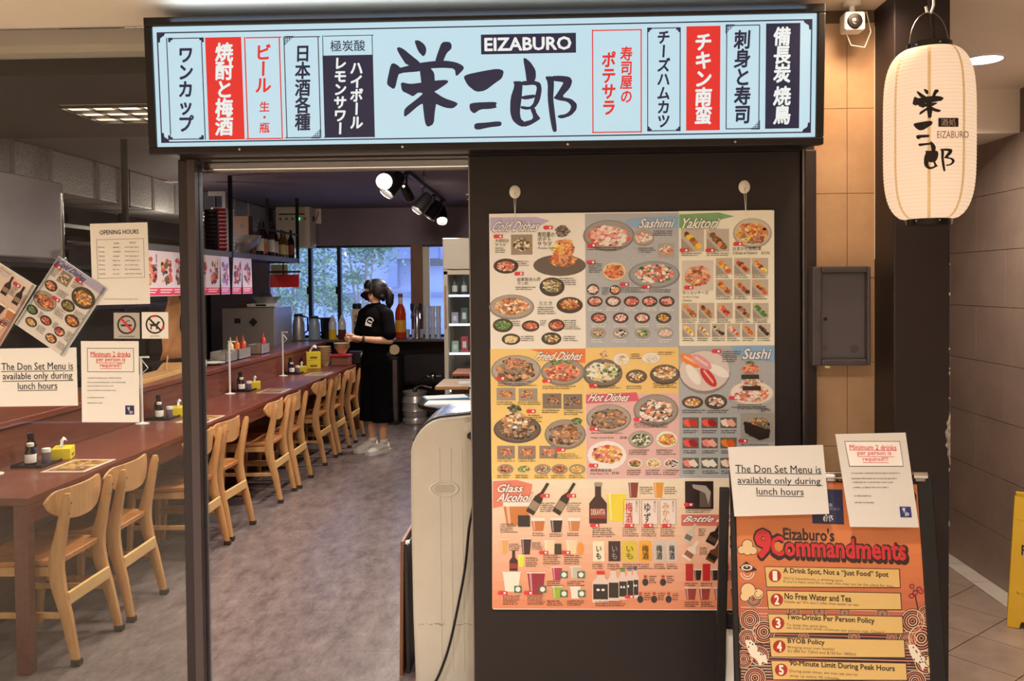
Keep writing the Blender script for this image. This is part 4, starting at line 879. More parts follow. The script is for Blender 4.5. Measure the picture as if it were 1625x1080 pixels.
P = Print(bp); x0, x1 = bl, br; z1 = bt - .012; z0 = bb + .05
n_ = 12; zc = bp.uv(1300, 985)[1]
for k in range(n_):
    a_, b_ = lerp(z1, zc, k / n_), lerp(z1, zc, (k + 1) / n_); P.poly([(x0, b_), (x1, b_), (x1, a_), (x0, a_)], mixc('#cf7a45', '#a8553f', max(0, (k - 5) / 7)), 1, False)
P.poly([(x0, z0), (x1, z0), (x1, zc), (x0, zc)], '#2a1a1c', 1, False)
def bpx(x, y): return bp.uv(x, y)
# wave pattern: striped sea and concentric scales
for k in range(26):
    y = 962 + k * 4.6; P.poly([bpx(1176, y), bpx(1476, y + 8), bpx(1476, y + 9.6), bpx(1176, y + 1.8)], rp.choice(['#b5665a', '#c58a78', '#c9a28c']), 2, False)
cols_w = ['#d6b48c', '#c2705f', '#d99a84']
for cx, cy, r in ((1190, 983, 17), (1212, 1002, 19), (1186, 1012, 15), (1205, 1040, 16), (1198, 1075, 18), (1448, 985, 20), (1462, 1012, 22), (1440, 1015, 15), (1470, 1050, 20), (1452, 1080, 18), (1196, 950, 14), (1470, 975, 16), (1180, 1045, 15), (1260, 970, 11), (1300, 970, 12), (1340, 972, 10), (1400, 974, 11), (1275, 1010, 9), (1355, 1011, 10), (1415, 1012, 9)):
    P.ell(cx, cy, r, r, '#241618', 3, 24)
    for q in range(5):
        rr = r * (.95 - q * .19)
        if rr > 1.5: P.arc(cx, cy, rr, r * .085, 0, 6.2832, cols_w[q % 3], 3.5, 20)
for cx, cy, r in ((1186, 864, 8), (1177, 872, 6), (1186, 874, 6), (1195, 873, 6), (1187, 936, 11), (1203, 942, 8), (1182, 946, 7), (1476, 1048, 8), (1479, 1062, 7)):
    P.ell(cx, cy, r + 1, r + 1, '#241618', 4, 18); P.ell(cx, cy, r, r, '#d8b98a', 4.5, 18)
for cx, cy in ((1203, 942),): P.arc(cx, cy, 6, 1, 0, 4.5, '#241618', 5)
P.poly([bpx(1173, 900), bpx(1184, 890), bpx(1202, 904), bpx(1184, 908)], '#241618', 4, False); P.ell(1185, 900, 9, 5, '#d8cbb8', 5); P.ell(1185, 900, 6, 3, '#241618', 5.5); P.ell(1185, 899, 2, 1, '#d8cbb8', 6); P.arc(1186, 908, 11, 1.6, 0, 3.14, '#d8cbb8', 5); P.arc(1186, 908, 7, 1.4, 0, 3.14, '#d8cbb8', 5)
for cx, cy in ((1447, 930), (1458, 934), (1452, 940), (1461, 938), (1446, 945)): P.ell(cx, cy, 4.4, 4, '#241618', 4, 10); P.ell(cx, cy, 3.2, 2.8, '#c2454a', 5, 10)
P.line(1450, 935, 1457, 968, 2, '#33161a', 4)
for (a0x, a0y, sx) in ((1182, 1015, 1), (1440, 1022, 1)):       # white foam crests
    P.poly([bpx(a0x + sx * u, a0y + w) for u, w in ((0, 0), (10, 0), (18, 8), (22, 18), (34, 24), (36, 38), (28, 34), (24, 42), (18, 30), (10, 26), (4, 14))], '#dcd3c0', 4, False)
    for _ in range(16): P.ell(a0x + rp.uniform(4, 30), a0y + rp.uniform(4, 34), 1.3, 1.5, '#2a1a1c', 5, 6)
P.text("Eizaburo's", 1243, 838, 1323, 857, '#2a1416', 5, .03)
P.text('9', 1199, 841, 1224, 886, '#2a1010', 4, .07); P.text('9', 1200, 842, 1222, 883, '#c2232b', 6, .045)
P.text('Commandments', 1222, 853, 1439, 888, '#2a1010', 5, .085); P.text('Commandments', 1224, 854, 1436, 884, '#c2232b', 6, .03)
o = P.build('printed_poster', 'print_gloss', sb)
CMD = ((1, (1214, 899, 1427, 931), 'A Drink Spot, Not a “Just Food” Spot', (1243, 903.5, 1409, 914), ["We're Sakedokoro, a drinking spot.", "If you're here only for a meal, this may not be the place for you."], (1338, 1417)),
       (2, (1217, 937, 1429, 966), 'No Free Water and Tea', (1245, 942.5, 1350, 952), ["Heads up! We don't offer free water or tea."], (1363,)),
       (3, (1219, 974, 1432, 1004), 'Two-Drinks Per Person Policy', (1248, 976.5, 1387, 987.5), ['To keep the spirit alive,', 'we have a two-drink minimum per person rule. Cheers!'], (1313, 1403)),
       (4, (1221, 1011, 1435, 1042), 'BYOB Policy', (1250, 1013, 1308, 1023), ['Bringing your own bottle?', "It's $80 for 720ml and $150 for 1800ml."], (1324, 1359)),
       (5, (1224, 1048, 1438, 1078), '90-Minute Limit During Peak Hours', (1253, 1051, 1419, 1062), ['During peak times, we may ask you to', 'wrap up within 90 minutes.'], (1360, 1332)))
for n_, (bx0, by0, bx1, by1), ttl, tb, sub, ends in CMD:
    P = Print(bp); P.poly([bpx(bx0 - 1, by0 - 1), bpx(bx1 + .5, by0 + 3), bpx(bx1 + 2, by1 + 1.5), bpx(bx0 + 2, by1)], '#2a1a14', 6, False)
    P.poly([bpx(bx0, by0), bpx(bx1 - 1, by0 + 4), bpx(bx1 + .7, by1), bpx(bx0 + 3, by1 - 1)], '#cfae6c', 7, False)
    P.ell(bx0 + 15.5, by0 + 14, 10, 10, '#9c1f22', 8, 22); P.text(str(n_), bx0 + (13.5 if n_ == 1 else 12.2), by0 + 7, bx0 + (17.5 if n_ == 1 else 18.8), by0 + 21, '#efe2c4', 9, .04)
    P.text(ttl, *tb, '#1f1512', 9, .022)
    for k, (s_, e) in enumerate(zip(sub, ends)): y = tb[3] + 2.2 + k * 6.8; P.text(s_, tb[0], y, e, y + 5.6, '#6a4a2a', 9)
    P.build('printed_rule', 'print_gloss', sb)
P = Print(bp); P.rect(1288, 776, 1338, 831, '#23264a', 2); P.text('酒処', 1315, 798, 1321, 804, '#c8cadc', 4); P.text('EIZABURO', 1305, 805, 1332, 809, '#8a8cab', 4)
logo(P, lambda i, x, y: (1306 + (x - 942) * .034, 814 + (y - 414) * .026), '#e6e8f4', 4, range(11, 18)); P.build('logo_card', 'print_matte', sb)
def board_sheet(label, TL, TR, BL, BR, Y, tilt):
    c_ = at((TL[0] + BR[0]) / 2, (TL[1] + BR[1]) / 2, Y); a_ = Plane(c_, (-tilt, 0, BY * .6))
    o = plane_thing('notice_sheet', label, 'notice', a_)
    us = [a_.uv(*p) for p in (TL, TR, BR, BL)]
    mb = MB().prism([(u, z) for u, z in us], 0, .0014); mb.build('paper', mat('laminate', '#d2cfc9', .36), o, False)
    return o, a_
o, a_ = board_sheet('white landscape Don Set Menu sheet clipped on top of the sandwich board', (1155, 709), (1306, 705.5), (1165.5, 819), (1316, 815), 2.585, math.radians(17))
don(o, a_, (('The Don Set Menu is', 1167, 738, 1302.5, 750, 1167, 1304, 750.5), ('available only during', 1170.5, 757, 1302, 770.5, 1170.5, 1305.5, 768.5), ('lunch hours', 1200.5, 774, 1275, 785, 1200.5, 1275.5, 786.5)))
o, a_ = board_sheet('white portrait Minimum 2 drinks sheet clipped to the sandwich board', (1325.5, 688.5), (1437, 686), (1349, 835.5), (1458.5, 836.5), 2.572, math.radians(20))
P = Print(a_)
P.poly([a_.uv(*p) for p in ((1340, 699.6), (1428, 699.6), (1434, 740), (1347.5, 740))], '#1f1f22', 1, False); P.poly([a_.uv(*p) for p in ((1341, 700.6), (1427.2, 700.6), (1433, 739), (1348.3, 739))], '#e9e6e0', 2, False)
for t_, x0, x1, y0, ux in (('Minimum 2 drinks', 1348, 1422, 705.5, 1423), ('per person is', 1360.5, 1414, 715.5, 1419), ('required!!!', 1369, 1409, 725, 1410)): P.text(t_, x0, y0, x1, y0 + 8, '#d8404a', 4, .008); P.rect(x0, y0 + 8.4, ux, y0 + 9.2, '#d8404a', 4)
P.build('printed_heading', 'print_matte', o); P = Print(a_)
for y, x, w_ in ((750, 1350, 81), (758.5, 1351, 80), (764.5, 1352, 66), (772.5, 1353, 58), (786, 1355, 34), (796.5, 1356, 31)): (lines(P, x, y, w_, 1, '#4a4a4c', 1.2), P.build('printed_line', 'print_matte', o), P.__init__(a_))
P.rect(1428, 803.5, 1446, 820.5, '#232a6a', 2); logo(P, lambda i, x, y: (1431 + (x - 62) * .0105 if i < 8 else (1433 + (x - 608) * .011 if i < 11 else 1436 + (x - 942) * .0135), 805 + (y - 287) * .0095 if i < 8 else (809 + (y - 490) * .011 if i < 11 else 811.5 + (y - 414) * .0145)), '#e6e8f4', 5)
P.build('printed_logo', 'print_matte', o)
ORD = 'first second third fourth fifth sixth seventh eighth ninth tenth eleventh twelfth'.split()
# ================================================================== long counter table
TX0, TX1, TZ = -2.69, -2.197, .75
tb = thing('counter_table', 'long dark reddish wooden counter table lined with chairs', 'table', (-2.44, 6.5, 0))
def tbx(nm, mt_, *b, bevel=0): return bx(nm, mt_, tb, b[0] + 2.44, b[1] - 6.5, b[2], b[3] + 2.44, b[4] - 6.5, b[5], bevel=bevel)
tbx('table_top', 'wood_dark', TX0, 3.46, TZ - .035, TX1, 9.62, TZ, bevel=.004)
tbx('apron', 'wood_panel', TX1 - .03, 3.50, TZ - .115, TX1 - .004, 9.60, TZ - .035)
tbx('leg_panel', 'wood_panel', TX1 - .065, 3.465, 0, TX1 - .003, 3.512, TZ - .035, bevel=.003)
for y in (5.2, 6.9, 8.6): tbx('leg_panel', 'wood_panel', -2.57, y, 0, TX0 + .01, y + .04, TZ - .035)
tbx('leg_panel', 'wood_panel', TX1 - .065, 9.55, 0, TX1 - .003, 9.61, TZ - .035)
rc = thing('raised_counter', 'raised dark wooden bar counter between the table and the kitchen', 'counter', (-2.88, 6.9, 0))
def rbx(nm, mt_, *b, bevel=0): return bx(nm, mt_, rc, b[0] + 2.88, b[1] - 6.9, b[2], b[3] + 2.88, b[4] - 6.9, b[5], bevel=bevel)
rbx('front_panel', 'wood_panel', -2.75, 3.46, 0, -2.692, 10.03, .94)
rbx('counter_top', 'wood_dark', -3.06, 3.44, .94, -2.680, 10.05, .975, bevel=.004)
rbx('kitchen_side_panel', 'black_wall', -3.05, 3.46, 0, -3.03, 10.03, .94)

# ================================================================== chairs
def chair_proto():
    t = thing('dining_chair', 'x', 'chair')
    for s in (-1, 1):
        # bent rear leg running up to the backrest: side profile (x, z), half depth, half thickness
        L = [(.248, 0, .017, .014), (.235, .07, .019, .015), (.205, .21, .024, .018), (.172, .33, .029, .020), (.160, .41, .031, .021), (.164, .47, .029, .020), (.186, .57, .023, .018), (.205, .66, .020, .017), (.216, .72, .017, .016), (.219, .742, .010, .011)]
        yy = [.185, .183, .178, .174, .172, .172, .173, .175, .176, .176]; rings = []
        for (x, z, hx, hy), y in zip(L, yy):
            rings.append([(x + hx * c, s * y + hy * d, z) for c, d in ((-1, -.6), (-.6, -1), (.6, -1), (1, -.6), (1, .6), (.6, 1), (-.6, 1), (-1, .6))])
        lg = MB().loft(rings).build('rear_leg', 'wood_chair', t)
        MB().box(.229, s * .185 - .0165, 0, .268, s * .185 + .0165, .028).build('foot_cap', 'rubber', lg, False, .002)
        for z in (.655, .70): MB().lathe([(.004, 0), (.004, .0015)], (.205 + (z - .655) * .25 + .018, s * .175, z), 8, 'x').build('screw', 'black_metal', lg)
        fl = []
        for z, r in ((0, .013), (.2, .017), (.42, .020)): fl.append([(-.200 + .02 * (z / .42) + r * c, s * (.190 - .012 * z / .42) + r * d, z) for c, d in ((-1, -.6), (-.6, -1), (.6, -1), (1, -.6), (1, .6), (.6, 1), (-.6, 1), (-1, .6))])
        MB().loft(fl).build('front_leg', 'wood_chair', t)
        MB().mbox(Matrix.Translation((.005, s * .182, .215)) @ Matrix.Rotation(0, 4, 'Z'), (.40, .016, .026)).build('side_stretcher', 'wood_chair', t, False, .003)
        MB().box(-.185, s * .178 - .009, .385, .165, s * .178 + .009, .425).build('side_rail', 'wood_chair', t, False, .002)
    MB().box(.200, -.172, .255, .216, .172, .312).build('rear_stretcher', mat('wood_light', '#d8aa6a', .42, noise=(5, 7), col2='#e6bd7f', stretch=(7, 1.2, 7)), t, False, .004)
    MB().box(-.195, -.176, .385, -.178, .176, .425).build('front_rail', 'wood_chair', t, False, .002)
    # curved backrest: rounded shield outline bent around the sitter
    mb = MB(); ny = 22; rings = []
    for i in range(ny + 1):
        y = -.225 + .45 * i / ny; q = abs(y) / .225
        top = .754 - .040 * max(0, (q - .7) / .3) ** 2.2; bot = .706 - .100 * max(0, 1 - q ** 2.4) ** .6
        if bot > top - .012: bot = top - .012
        xc = .190 - .045 * q * q
        rings.append([(xc - .008 - .014 * (.0 if z_ else 0), y, z) if f_ else (xc + .008, y, z) for z, f_, z_ in ((bot + .004, 1, 0), ((bot + top) / 2, 1, 0), (top - .004, 1, 0), (top, 0, 0), ((bot + top) / 2, 0, 0), (bot, 0, 0))])
    mb.loft(rings).build('backrest', 'wood_chair', t, True, .003)
    # dished seat
    rings = []; nx = 16
    for i in range(nx + 1):
        u = i / nx; x = -.225 + .40 * u; e = abs(2 * u - 1) ** 4; w = (.215 - .02 * u) * (1 - .12 * e) - (.03 if i in (0, nx) else 0)
        row = [(x, -w + 2 * w * k / 10, .452 - .012 * math.cos((k / 10 - .5) * math.pi) * math.sin(math.pi * u) + .004 * u) for k in range(11)]
        rings.append(row + [(p[0], p[1] * .96, p[2] - .026) for p in reversed(row)])
    MB().loft(rings).build('seat', 'wood_seat', t, True, .004)
    return t
ch0 = chair_proto()
CH = [(3.745, 'light wooden chair with bent back legs at the near end of the counter table'),
      (4.215, 'light wooden chair between the end chair and the black door post'),
      (5.07, 'light wooden chair partly hidden behind the black door post'),
      (5.54, 'light wooden chair just past the black door post, close beside its neighbour'),
      (6.47, 'light wooden chair standing first in the middle pair of the row'),
      (6.93, 'light wooden chair standing second in the middle pair of the row'),
      (7.80, 'light wooden chair in the pair next to the waitress, nearer the door post'),
      (8.27, 'light wooden chair in the pair next to the waitress, nearer to her'),
      (8.92, 'light wooden chair at the far end of the table, half hidden behind the waitress')]
for i, (y, lab) in enumerate(CH):
    c = ch0 if i == 0 else dup(ch0)
    c.location = (-2.302 + random.uniform(-.012, .012), y, 0); c.rotation_euler = (0, 0, random.uniform(-.03, .03)); c['label'] = lab; c['group'] = 'wooden chairs along the counter table'

# ================================================================== table sets: tray, sauce bottles, tissue box, paper menu, acrylic stand
mat('tissue_yellow', '#e8cf2e', .5); mat('soy', '#2a1a16', .15); mat('label_blue', '#3a4470', .5)
SETS = [(4.16, 'beside the end chair'), (5.62, 'near the black door post'), (7.12, 'in the middle of the counter table'), (8.50, 'towards the far end of the counter table')]
def tray_proto():
    t = thing('condiment_tray', 'x', 'tray'); MB().box(-.10, -.12, 0, .06, .05, .006).box(-.10, -.12, 0, -.096, .05, .014).box(.056, -.12, 0, .06, .05, .014).box(-.10, -.12, 0, .06, -.116, .014).build('tray', 'black_plastic', t, False); return t
def sauce_proto(h, cap):
    t = thing('sauce_bottle', 'x', 'bottle'); MB().lathe([(.024, 0), (.026, .004), (.026, h * .6), (.014, h * .78), (.013, h * .86)], n=14).build('body', 'soy', t)
    MB().lathe([(.0265, h * .15), (.0268, h * .16), (.0268, h * .52), (.0265, h * .53)], n=14).build('label_band', 'label_blue' if cap == 0 else 'white_paper', t); MB().lathe([(.016, h * .86), (.017, h), (.012, h * 1.02)], n=12).build('cap', 'black_plastic' if cap == 0 else 'white_plastic', t); return t
def tissue_proto():
    t = thing('tissue_box', 'x', 'tissue box'); MB().box(-.045, -.062, 0, .045, .062, .058).build('box', 'tissue_yellow', t, False, .002)
    P = Print(); P.text('Beautex', -.035, .026, .03, .012, '#3a3a1c', 1) if False else None
    rings = []
    for k in range(6): rings.append([(-.012 + .024 * j / 4 + .006 * math.sin(k + j), -.03 + .012 * k, .058 + .04 * math.sin(k / 5 * math.pi * .7) + .012 * math.sin(j * 1.7 + k)) for j in range(5)])
    MB().loft(rings, False, False).build('tissue', 'white_paper', t)
    mb = MB(); mb.box(.0452, -.03, .012, .0458, .03, .026).build('printed_band', mat('band_dark', '#7a6a1c', .5), t, False); return t
def jar_proto():
    t = thing('spice_jar', 'x', 'jar'); MB().lathe([(.019, 0), (.020, .003), (.020, .05), (.017, .056)], n=14).build('body', mat('jar_glass', '#6a5a6a', .2), t); MB().lathe([(.021, .054), (.021, .072), (.018, .074)], n=14).build('lid', 'white_plastic', t); return t
def menu_proto():
    t = thing('placemat_menu', 'x', 'menu'); bx('sheet', 'white_paper', t, -.105, -.15, 0, .105, .15, .0012)
    P = Print()
    for (a, b, c, d, col) in ((-.10, .145, .10, -.145, '#c9b59a'), (-.085, .12, -.01, .02, '#8a5a3a'), (.0, .12, .085, .02, '#a5713f'), (-.085, .0, .085, -.05, '#b58a4f'), (-.085, -.07, .085, -.125, '#7d4a35')): P.rect(a, b, c, d, col, 1 if b > .14 else 2)
    for k in range(5):
        for q in range(4): P.ell(-.065 + q * .043, .10 - k * .05, .014, .012, rp.choice(PAL['brown'] + PAL['yellow']), 3, 8)
    o = P.build('printed_menu', 'print_gloss', t); o.rotation_euler = (-math.pi / 2, 0, 0); o.location = (0, 0, .0013); return t
def stand_proto():
    t = thing('divider_stand', 'x', 'stand'); MB().lathe([(.042, 0), (.042, .004), (.012, .010), (.008, .012)], n=20).build('base', 'white_plastic', t)
    MB().box(-.006, -.006, .01, .006, .006, .43).build('pole', 'white_plastic', t, False, .001); MB().box(-.008, -.008, .425, .05, .008, .435).tube([(.0, 0, .42), (.045, 0, .36), (.012, 0, .33)], .003, 6).build('arm', 'white_plastic', t); return t
protos = [tray_proto(), sauce_proto(.15, 0), sauce_proto(.11, 1), jar_proto(), tissue_proto(), menu_proto(), stand_proto()]
OFF = [(0, 0, 0), (-.05, -.03, .006), (-.02, -.085, .006), (.02, -.02, .006), (.02, .125, 0), (.23, -.06, 0), (-.055, -.25, 0)]
DS = ['black plastic tray of condiments', 'tall dark sauce bottle standing on the tray', 'short white-capped sauce bottle standing on the tray', 'small spice jar with white lid', 'yellow tissue box with a tissue sticking out', 'laminated paper menu lying flat on the table', 'slim white divider stand with round base']
GR = ['condiment trays', 'tall sauce bottles', 'short sauce bottles', 'spice jars', 'yellow tissue boxes', 'menus on the table', 'divider stands']
for i, (y, where) in enumerate(SETS):
    for k, p in enumerate(protos):
        c = p if i == 0 else dup(p)
        c.location = (-2.585 + OFF[k][0] + (.04 if i == 0 and k < 6 else 0), y + OFF[k][1], TZ + OFF[k][2]); c['label'] = DS[k] + ' ' + where; c['group'] = GR[k]
        if k == 4: c.rotation_euler = (0, 0, .35)
        if k == 5: c.location.x = -2.335

# ================================================================== far end of the table: bowls, containers
def lathe_thing(nm, lab, cat, loc, parts, group=None):
    t = thing(nm, lab, cat, loc, 0, group)
    for pn_, mt_, prof_, n__ in parts: MB().lathe(prof_, n=n__).build(pn_, mt_, t)
    return t
mat('kraft', '#c9b08a', .7)
tx = protos[4]
for i in range(2):
    c = dup(tx); c.location = (-2.56, 9.03, TZ + i * .0885); c.rotation_euler = (0, 0, -1.2); c.scale = (1.15, 1.2, 1.5) ; c['label'] = ['lower of two tall pale yellow tissue boxes stacked near the paper bowls', 'upper of two tall pale yellow tissue boxes stacked near the paper bowls'][i]; c['group'] = 'stacked tissue boxes'
    for q in KIDS(c):
        if i == 0 and q.name.startswith('tissue'): bpy.data.objects.remove(q)
bowl_p = [(.035, 0), (.06, .05), (.075, .075), (.078, .076), (.074, .072), (.03, .006)]
for i in range(6):
    lathe_thing('paper_bowl', ORD[i] + ' bowl up in the tall kraft paper stack by the tissue boxes', 'bowl', (-2.50, 9.26, TZ + i * .028), [('bowl', 'kraft', bowl_p, 18)], 'stacked paper bowls')
for i in range(3):
    lathe_thing('paper_bowl', ORD[i] + ' wide paper bowl up in the nest on the red-lidded container', 'bowl', (-2.33, 9.36, TZ + .126 + i * .022), [('bowl', 'kraft', [(r * 1.15, z) for r, z in bowl_p], 18)], 'wide paper bowls')
rl = thing('lidded_container', 'clear plastic food container with bright red lid', 'container', (-2.33, 9.33, TZ))
bx('tub', mat('tub', '#8a5a52', .3), rl, -.10, -.08, 0, .10, .08, .10, bevel=.01); bx('lid', 'red_plastic', rl, -.108, -.088, .10, .108, .088, .122, bevel=.008)
bt_ = thing('cutlery_caddy', 'black cutlery caddy holding white boxes by the waitress', 'caddy', (-2.25, 9.54, TZ)); bx('bin', 'black_plastic', bt_, -.04, -.06, 0, .10, .06, .14, bevel=.006)
bx('clear_box', mat('frosted', '#c8c8cc', .3), bt_, .10, -.05, 0, .17, .05, .12, bevel=.006); bx('tray', 'black_gloss', bt_, -.05, -.07, -.0, .18, .07, .012)

# ================================================================== kitchen: worktop, steel cabinet, bottles on the ledge
kw = thing('kitchen_worktop', 'stainless kitchen worktop behind the raised counter', 'worktop', (-3.4, 6.9, 0))
bx('top', 'steel', kw, -.31, -3.2, .82, .31, 3.15, .85); bx('base', 'steel_dark', kw, -.29, -3.2, .0, .29, 3.15, .82)
sc = thing('steel_cabinet', 'stainless steel cabinet with two dark stickers standing by the window', 'cabinet', (-3.39, 9.71, .85))
bx('body', mat('steel_soft', '#a39a94', .38, .55), sc, -.295, -.32, 0, .295, .32, .545, bevel=.006)
MB().mbox(Matrix.Translation((-.12, -.322, .40)), (.07, .004, .055)).build('sticker', 'black_plastic', sc, False, .001)
MB().mbox(Matrix.Translation((.06, -.322, .385)) @ Matrix.Rotation(.78, 4, 'Y'), (.07, .004, .07)).build('sticker', 'black_plastic', sc, False, .001)
bx('top_rim', 'chrome', sc, -.298, -.325, .545, .298, .325, .553)
sl = thing('kitchen_scale', 'flat white kitchen scale on top of the steel cabinet', 'scale', (-3.27, 9.58, 1.403)); bx('body', 'white_plastic', sl, -.16, -.11, 0, .16, .11, .035, bevel=.006); bx('display', 'black_gloss', sl, -.06, -.112, .008, .06, -.110, .026)
pn_ = thing('steel_pan', 'shallow stainless pan with lid handle on the scale', 'pan', (-3.24, 9.58, 1.438))
MB().lathe([(.10, 0), (.14, .05), (.165, .075), (.17, .075), (.16, .068), (.10, .006)], n=24).build('bowl', 'steel', pn_); MB().tube([(-.06, 0, .07), (-.04, 0, .115), (.04, 0, .115), (.06, 0, .07)], .012, 8).build('handle', 'steel_dark', pn_)
rg = thing('folded_cloth', 'crumpled brown cloth lying on the steel cabinet', 'cloth', (-3.53, 9.55, 1.403))
mb = MB()
for k in range(7): mb.sphere((random.uniform(-.08, .08), random.uniform(-.05, .05), .02 + random.uniform(0, .02)), (.05, .035, .025), 8, 6)
remesh(mb.build('cloth', mat('cloth_brown', '#6a3f30', .9), rg), .01, 3)
def ledge(px, py, X=-2.86): 
    p = atx(px, py, X); return p.y
for i, (px, c) in enumerate(((366, '#e8d9b0'), (371, '#e0b23a'), (376, '#d8702a'), (381, '#d9913c'), (386, '#c8402a'), (391, '#d99a2e'), (418, '#d8302a'))):
    y = ledge(px, 560); m_ = mat('squeeze_%d' % i, c, .35)
    names = ['cream', 'mustard yellow', 'orange', 'amber', 'red', 'golden', 'bright red']
    lathe_thing('squeeze_bottle', names[i] + ' squeeze sauce bottle standing in the steel tray row on the raised counter', 'bottle', (-2.86 - .03 * (i % 2), y, .987), [('body', m_, [(.024, 0), (.026, .01), (.026, .12), (.015, .135)], 12), ('nozzle', m_, [(.014, .135), (.005, .17), (.003, .19)], 10)], 'squeeze bottles')
for i, (px, w) in enumerate(((366, .13), (387, .15), (420, .12))):
    y = ledge(px, 568, -2.80); t = thing('steel_tray', ['steel tray with pale sauce bottles on the raised counter', 'steel tray with red and orange bottles on the raised counter', 'small steel tray behind the far divider stand on the raised counter'][i], 'tray', (-2.86, y, .975), 0, 'steel bottle trays')
    MB().box(-.07, -w, 0, .07, w, .008).box(-.07, -w, 0, -.066, w, .095).box(.066, -w, 0, .07, w, .095).box(-.07, -w, 0, .07, -w + .004, .095).box(-.07, w - .004, 0, .07, w, .095).build('pan', 'steel', t, False)
def plate_(nm, lab, px, py, X, r, group=None):
    p = atx(px, py, X); lathe_thing(nm, lab, 'plate', (X, p.y, .975), [('plate', 'white_plastic', [(r * .5, 0), (r, .02), (r * .99, .024), (r * .5, .006)], 22)], group)
plate_('side_plate', 'white plate lying on the raised counter past the teapot', 338, 573, -2.84, .10)
mw = thing('menu_sheet', 'pale printed sheet lying on the raised counter', 'menu', (-2.84, 6.5, .975)); bx('sheet', 'white_paper', mw, -.08, -.12, 0, .08, .12, .002)
cb = thing('serving_boat', 'pale wooden serving boat lying on the raised counter by the door post', 'serving dish', (-2.86, 5.95, .975), .08)
MB().prism([(-.42, .0), (.42, .0), (.50, .075), (.46, .07), (.36, .03), (-.36, .03), (-.5, .075), (-.47, .04)], -.09, .09, 'x').build('hull', 'wood_pale', cb, False, .004); MB().tube([(0, .3, .03), (.0, .34, .14)], .006, 6).build('mast', 'wood_pale', cb)
tp_ = lathe_thing('teapot', 'white ceramic teapot on the raised counter right of the door post', 'teapot', (-2.84, atx(316, 572, -2.84).y, .975), [('body', 'white_plastic', [(.04, 0), (.06, .02), (.062, .05), (.045, .085), (.02, .095)], 18), ('lid', 'white_plastic', [(.03, .088), (.02, .10), (.008, .105), (.01, .118), (.0, .12)], 14)])
MB().tube([(0, -.05, .08), (0, -.02, .14), (0, .03, .14), (0, .055, .08)], .005, 6).build('handle', 'white_plastic', tp_)
ap = thing('hanging_apron', 'tan apron hanging from the rack behind the no pets sticker', 'apron', (-2.95, 6.48, 1.60)); MB().tube([(0, 0, -.01), (0, .01, .29)], .006, 6).build('strap', 'black_plastic', ap)
rings = []
for k in range(8):
    z = -k * .075; w = .05 + .02 * k; rings.append([(.02 * math.sin(k * 1.3 + j) + .006 * j, -w + 2 * w * j / 6, z) for j in range(7)])
mb = MB().loft(rings, False, False); ao = mb.build('cloth', mat('apron_tan', '#a9713f', .9, noise=(8, 4), col2='#8f5c32'), ap); ao.modifiers.new('t', 'SOLIDIFY').thickness = .006

# exhaust hood, duct
hd = thing('exhaust_hood', 'large brushed steel exhaust hood over the kitchen behind the glass', 'hood', (-3.6, 4.5, 1.81))
MB().prism([(-.6, 0), (.50, 0), (.50, .485), (-.6, .485)], -1.0, .83).build('hood_body', mat('hood_steel', '#8f8688', .4, .5, noise=(2, 4), col2='#7f7678'), hd, False, .01)
MB().tube([(.50, .80, .02), (.50, .80, .42)], .016, 10).build('edge_trim', 'chrome', hd); MB().box(.495, -1.0, -.03, .515, .83, .0).build('grease_lip', 'chrome', hd, False)
MB().sphere((.51, .80, .0), (.022, .022, .022), 10, 8).build('corner_knob', 'chrome', hd)
for y in (-.6, .22): MB().tube([(.36, y, .485), (.36, y, ZF - 1.81 - .004)], .02, 8).build('hanger_rod', 'steel', hd)
du = thing('foil_duct', 'foil wrapped ventilation duct under the dark ceiling', 'duct', (-3.75, 7.3, 2.31))
yy = -2.45; k = 0
while yy < 2.9:
    w = [.55, .42, .62, .36][k % 4]; bx('foil_section', 'foil', du, -.27, yy + .004, .0, .272 - .006 * (k % 2), min(yy + w - .004, 3.0), .285, bevel=.006)
    bx('joint_band', 'steel', du, -.275, yy + w - .02, -.004, .279, yy + w + .02, .287); yy += w; k += 1
for y in (-.4, 1.4): MB().tube([(.29, y, .29), (.29, y, -.02)], .006, 6).build('hanger_rod', 'black_metal', du)
# black cross beam posts by the hood
# hanging rack
RX0, RX1, RZ = -3.12, -2.80, 1.905
hr = thing('hanging_rack', 'long black metal rack hung from the ceiling above the counter', 'rack', (-2.97, 7.0, RZ))
yl = [5.52, 7.37, 9.33]
bx('shelf', 'steel_dark', hr, -.17, 5.40 - 7, 0, .165, 9.34 - 7, .02)
for x in (-.165, .17): bx('edge_rail', mat('rack_grey', '#4e484c', .5), hr, x - .010, 5.40 - 7, -.02, x + .010, 9.35 - 7, .03)
bx('end_rail', 'black_metal', hr, -.17, 9.34 - 7, -.02, .17, 9.36 - 7, .03)
for y in yl:
    for x in ((-.165, .17) if y > 6 else (.17,)): bx('post', 'black_metal', hr, x - .015, y - 7 - .015, -.02, x + .015, y - 7 + .015, ZI - RZ)
for z in (.28,): bx('guard_rail', 'black_metal', hr, .165, 8.0 - 7, z, .18, 9.33 - 7, z + .018)
MB().box(-.17, 7.72 - 7, .56, -.01, 7.75 - 7, .60).box(-.04, 7.72 - 7, .22, -.01, 7.75 - 7, .56).build('steel_bracket', 'steel', hr, False)
def rack_y(px, X=-2.92): return X * FPX / (px - 875) * 1.0
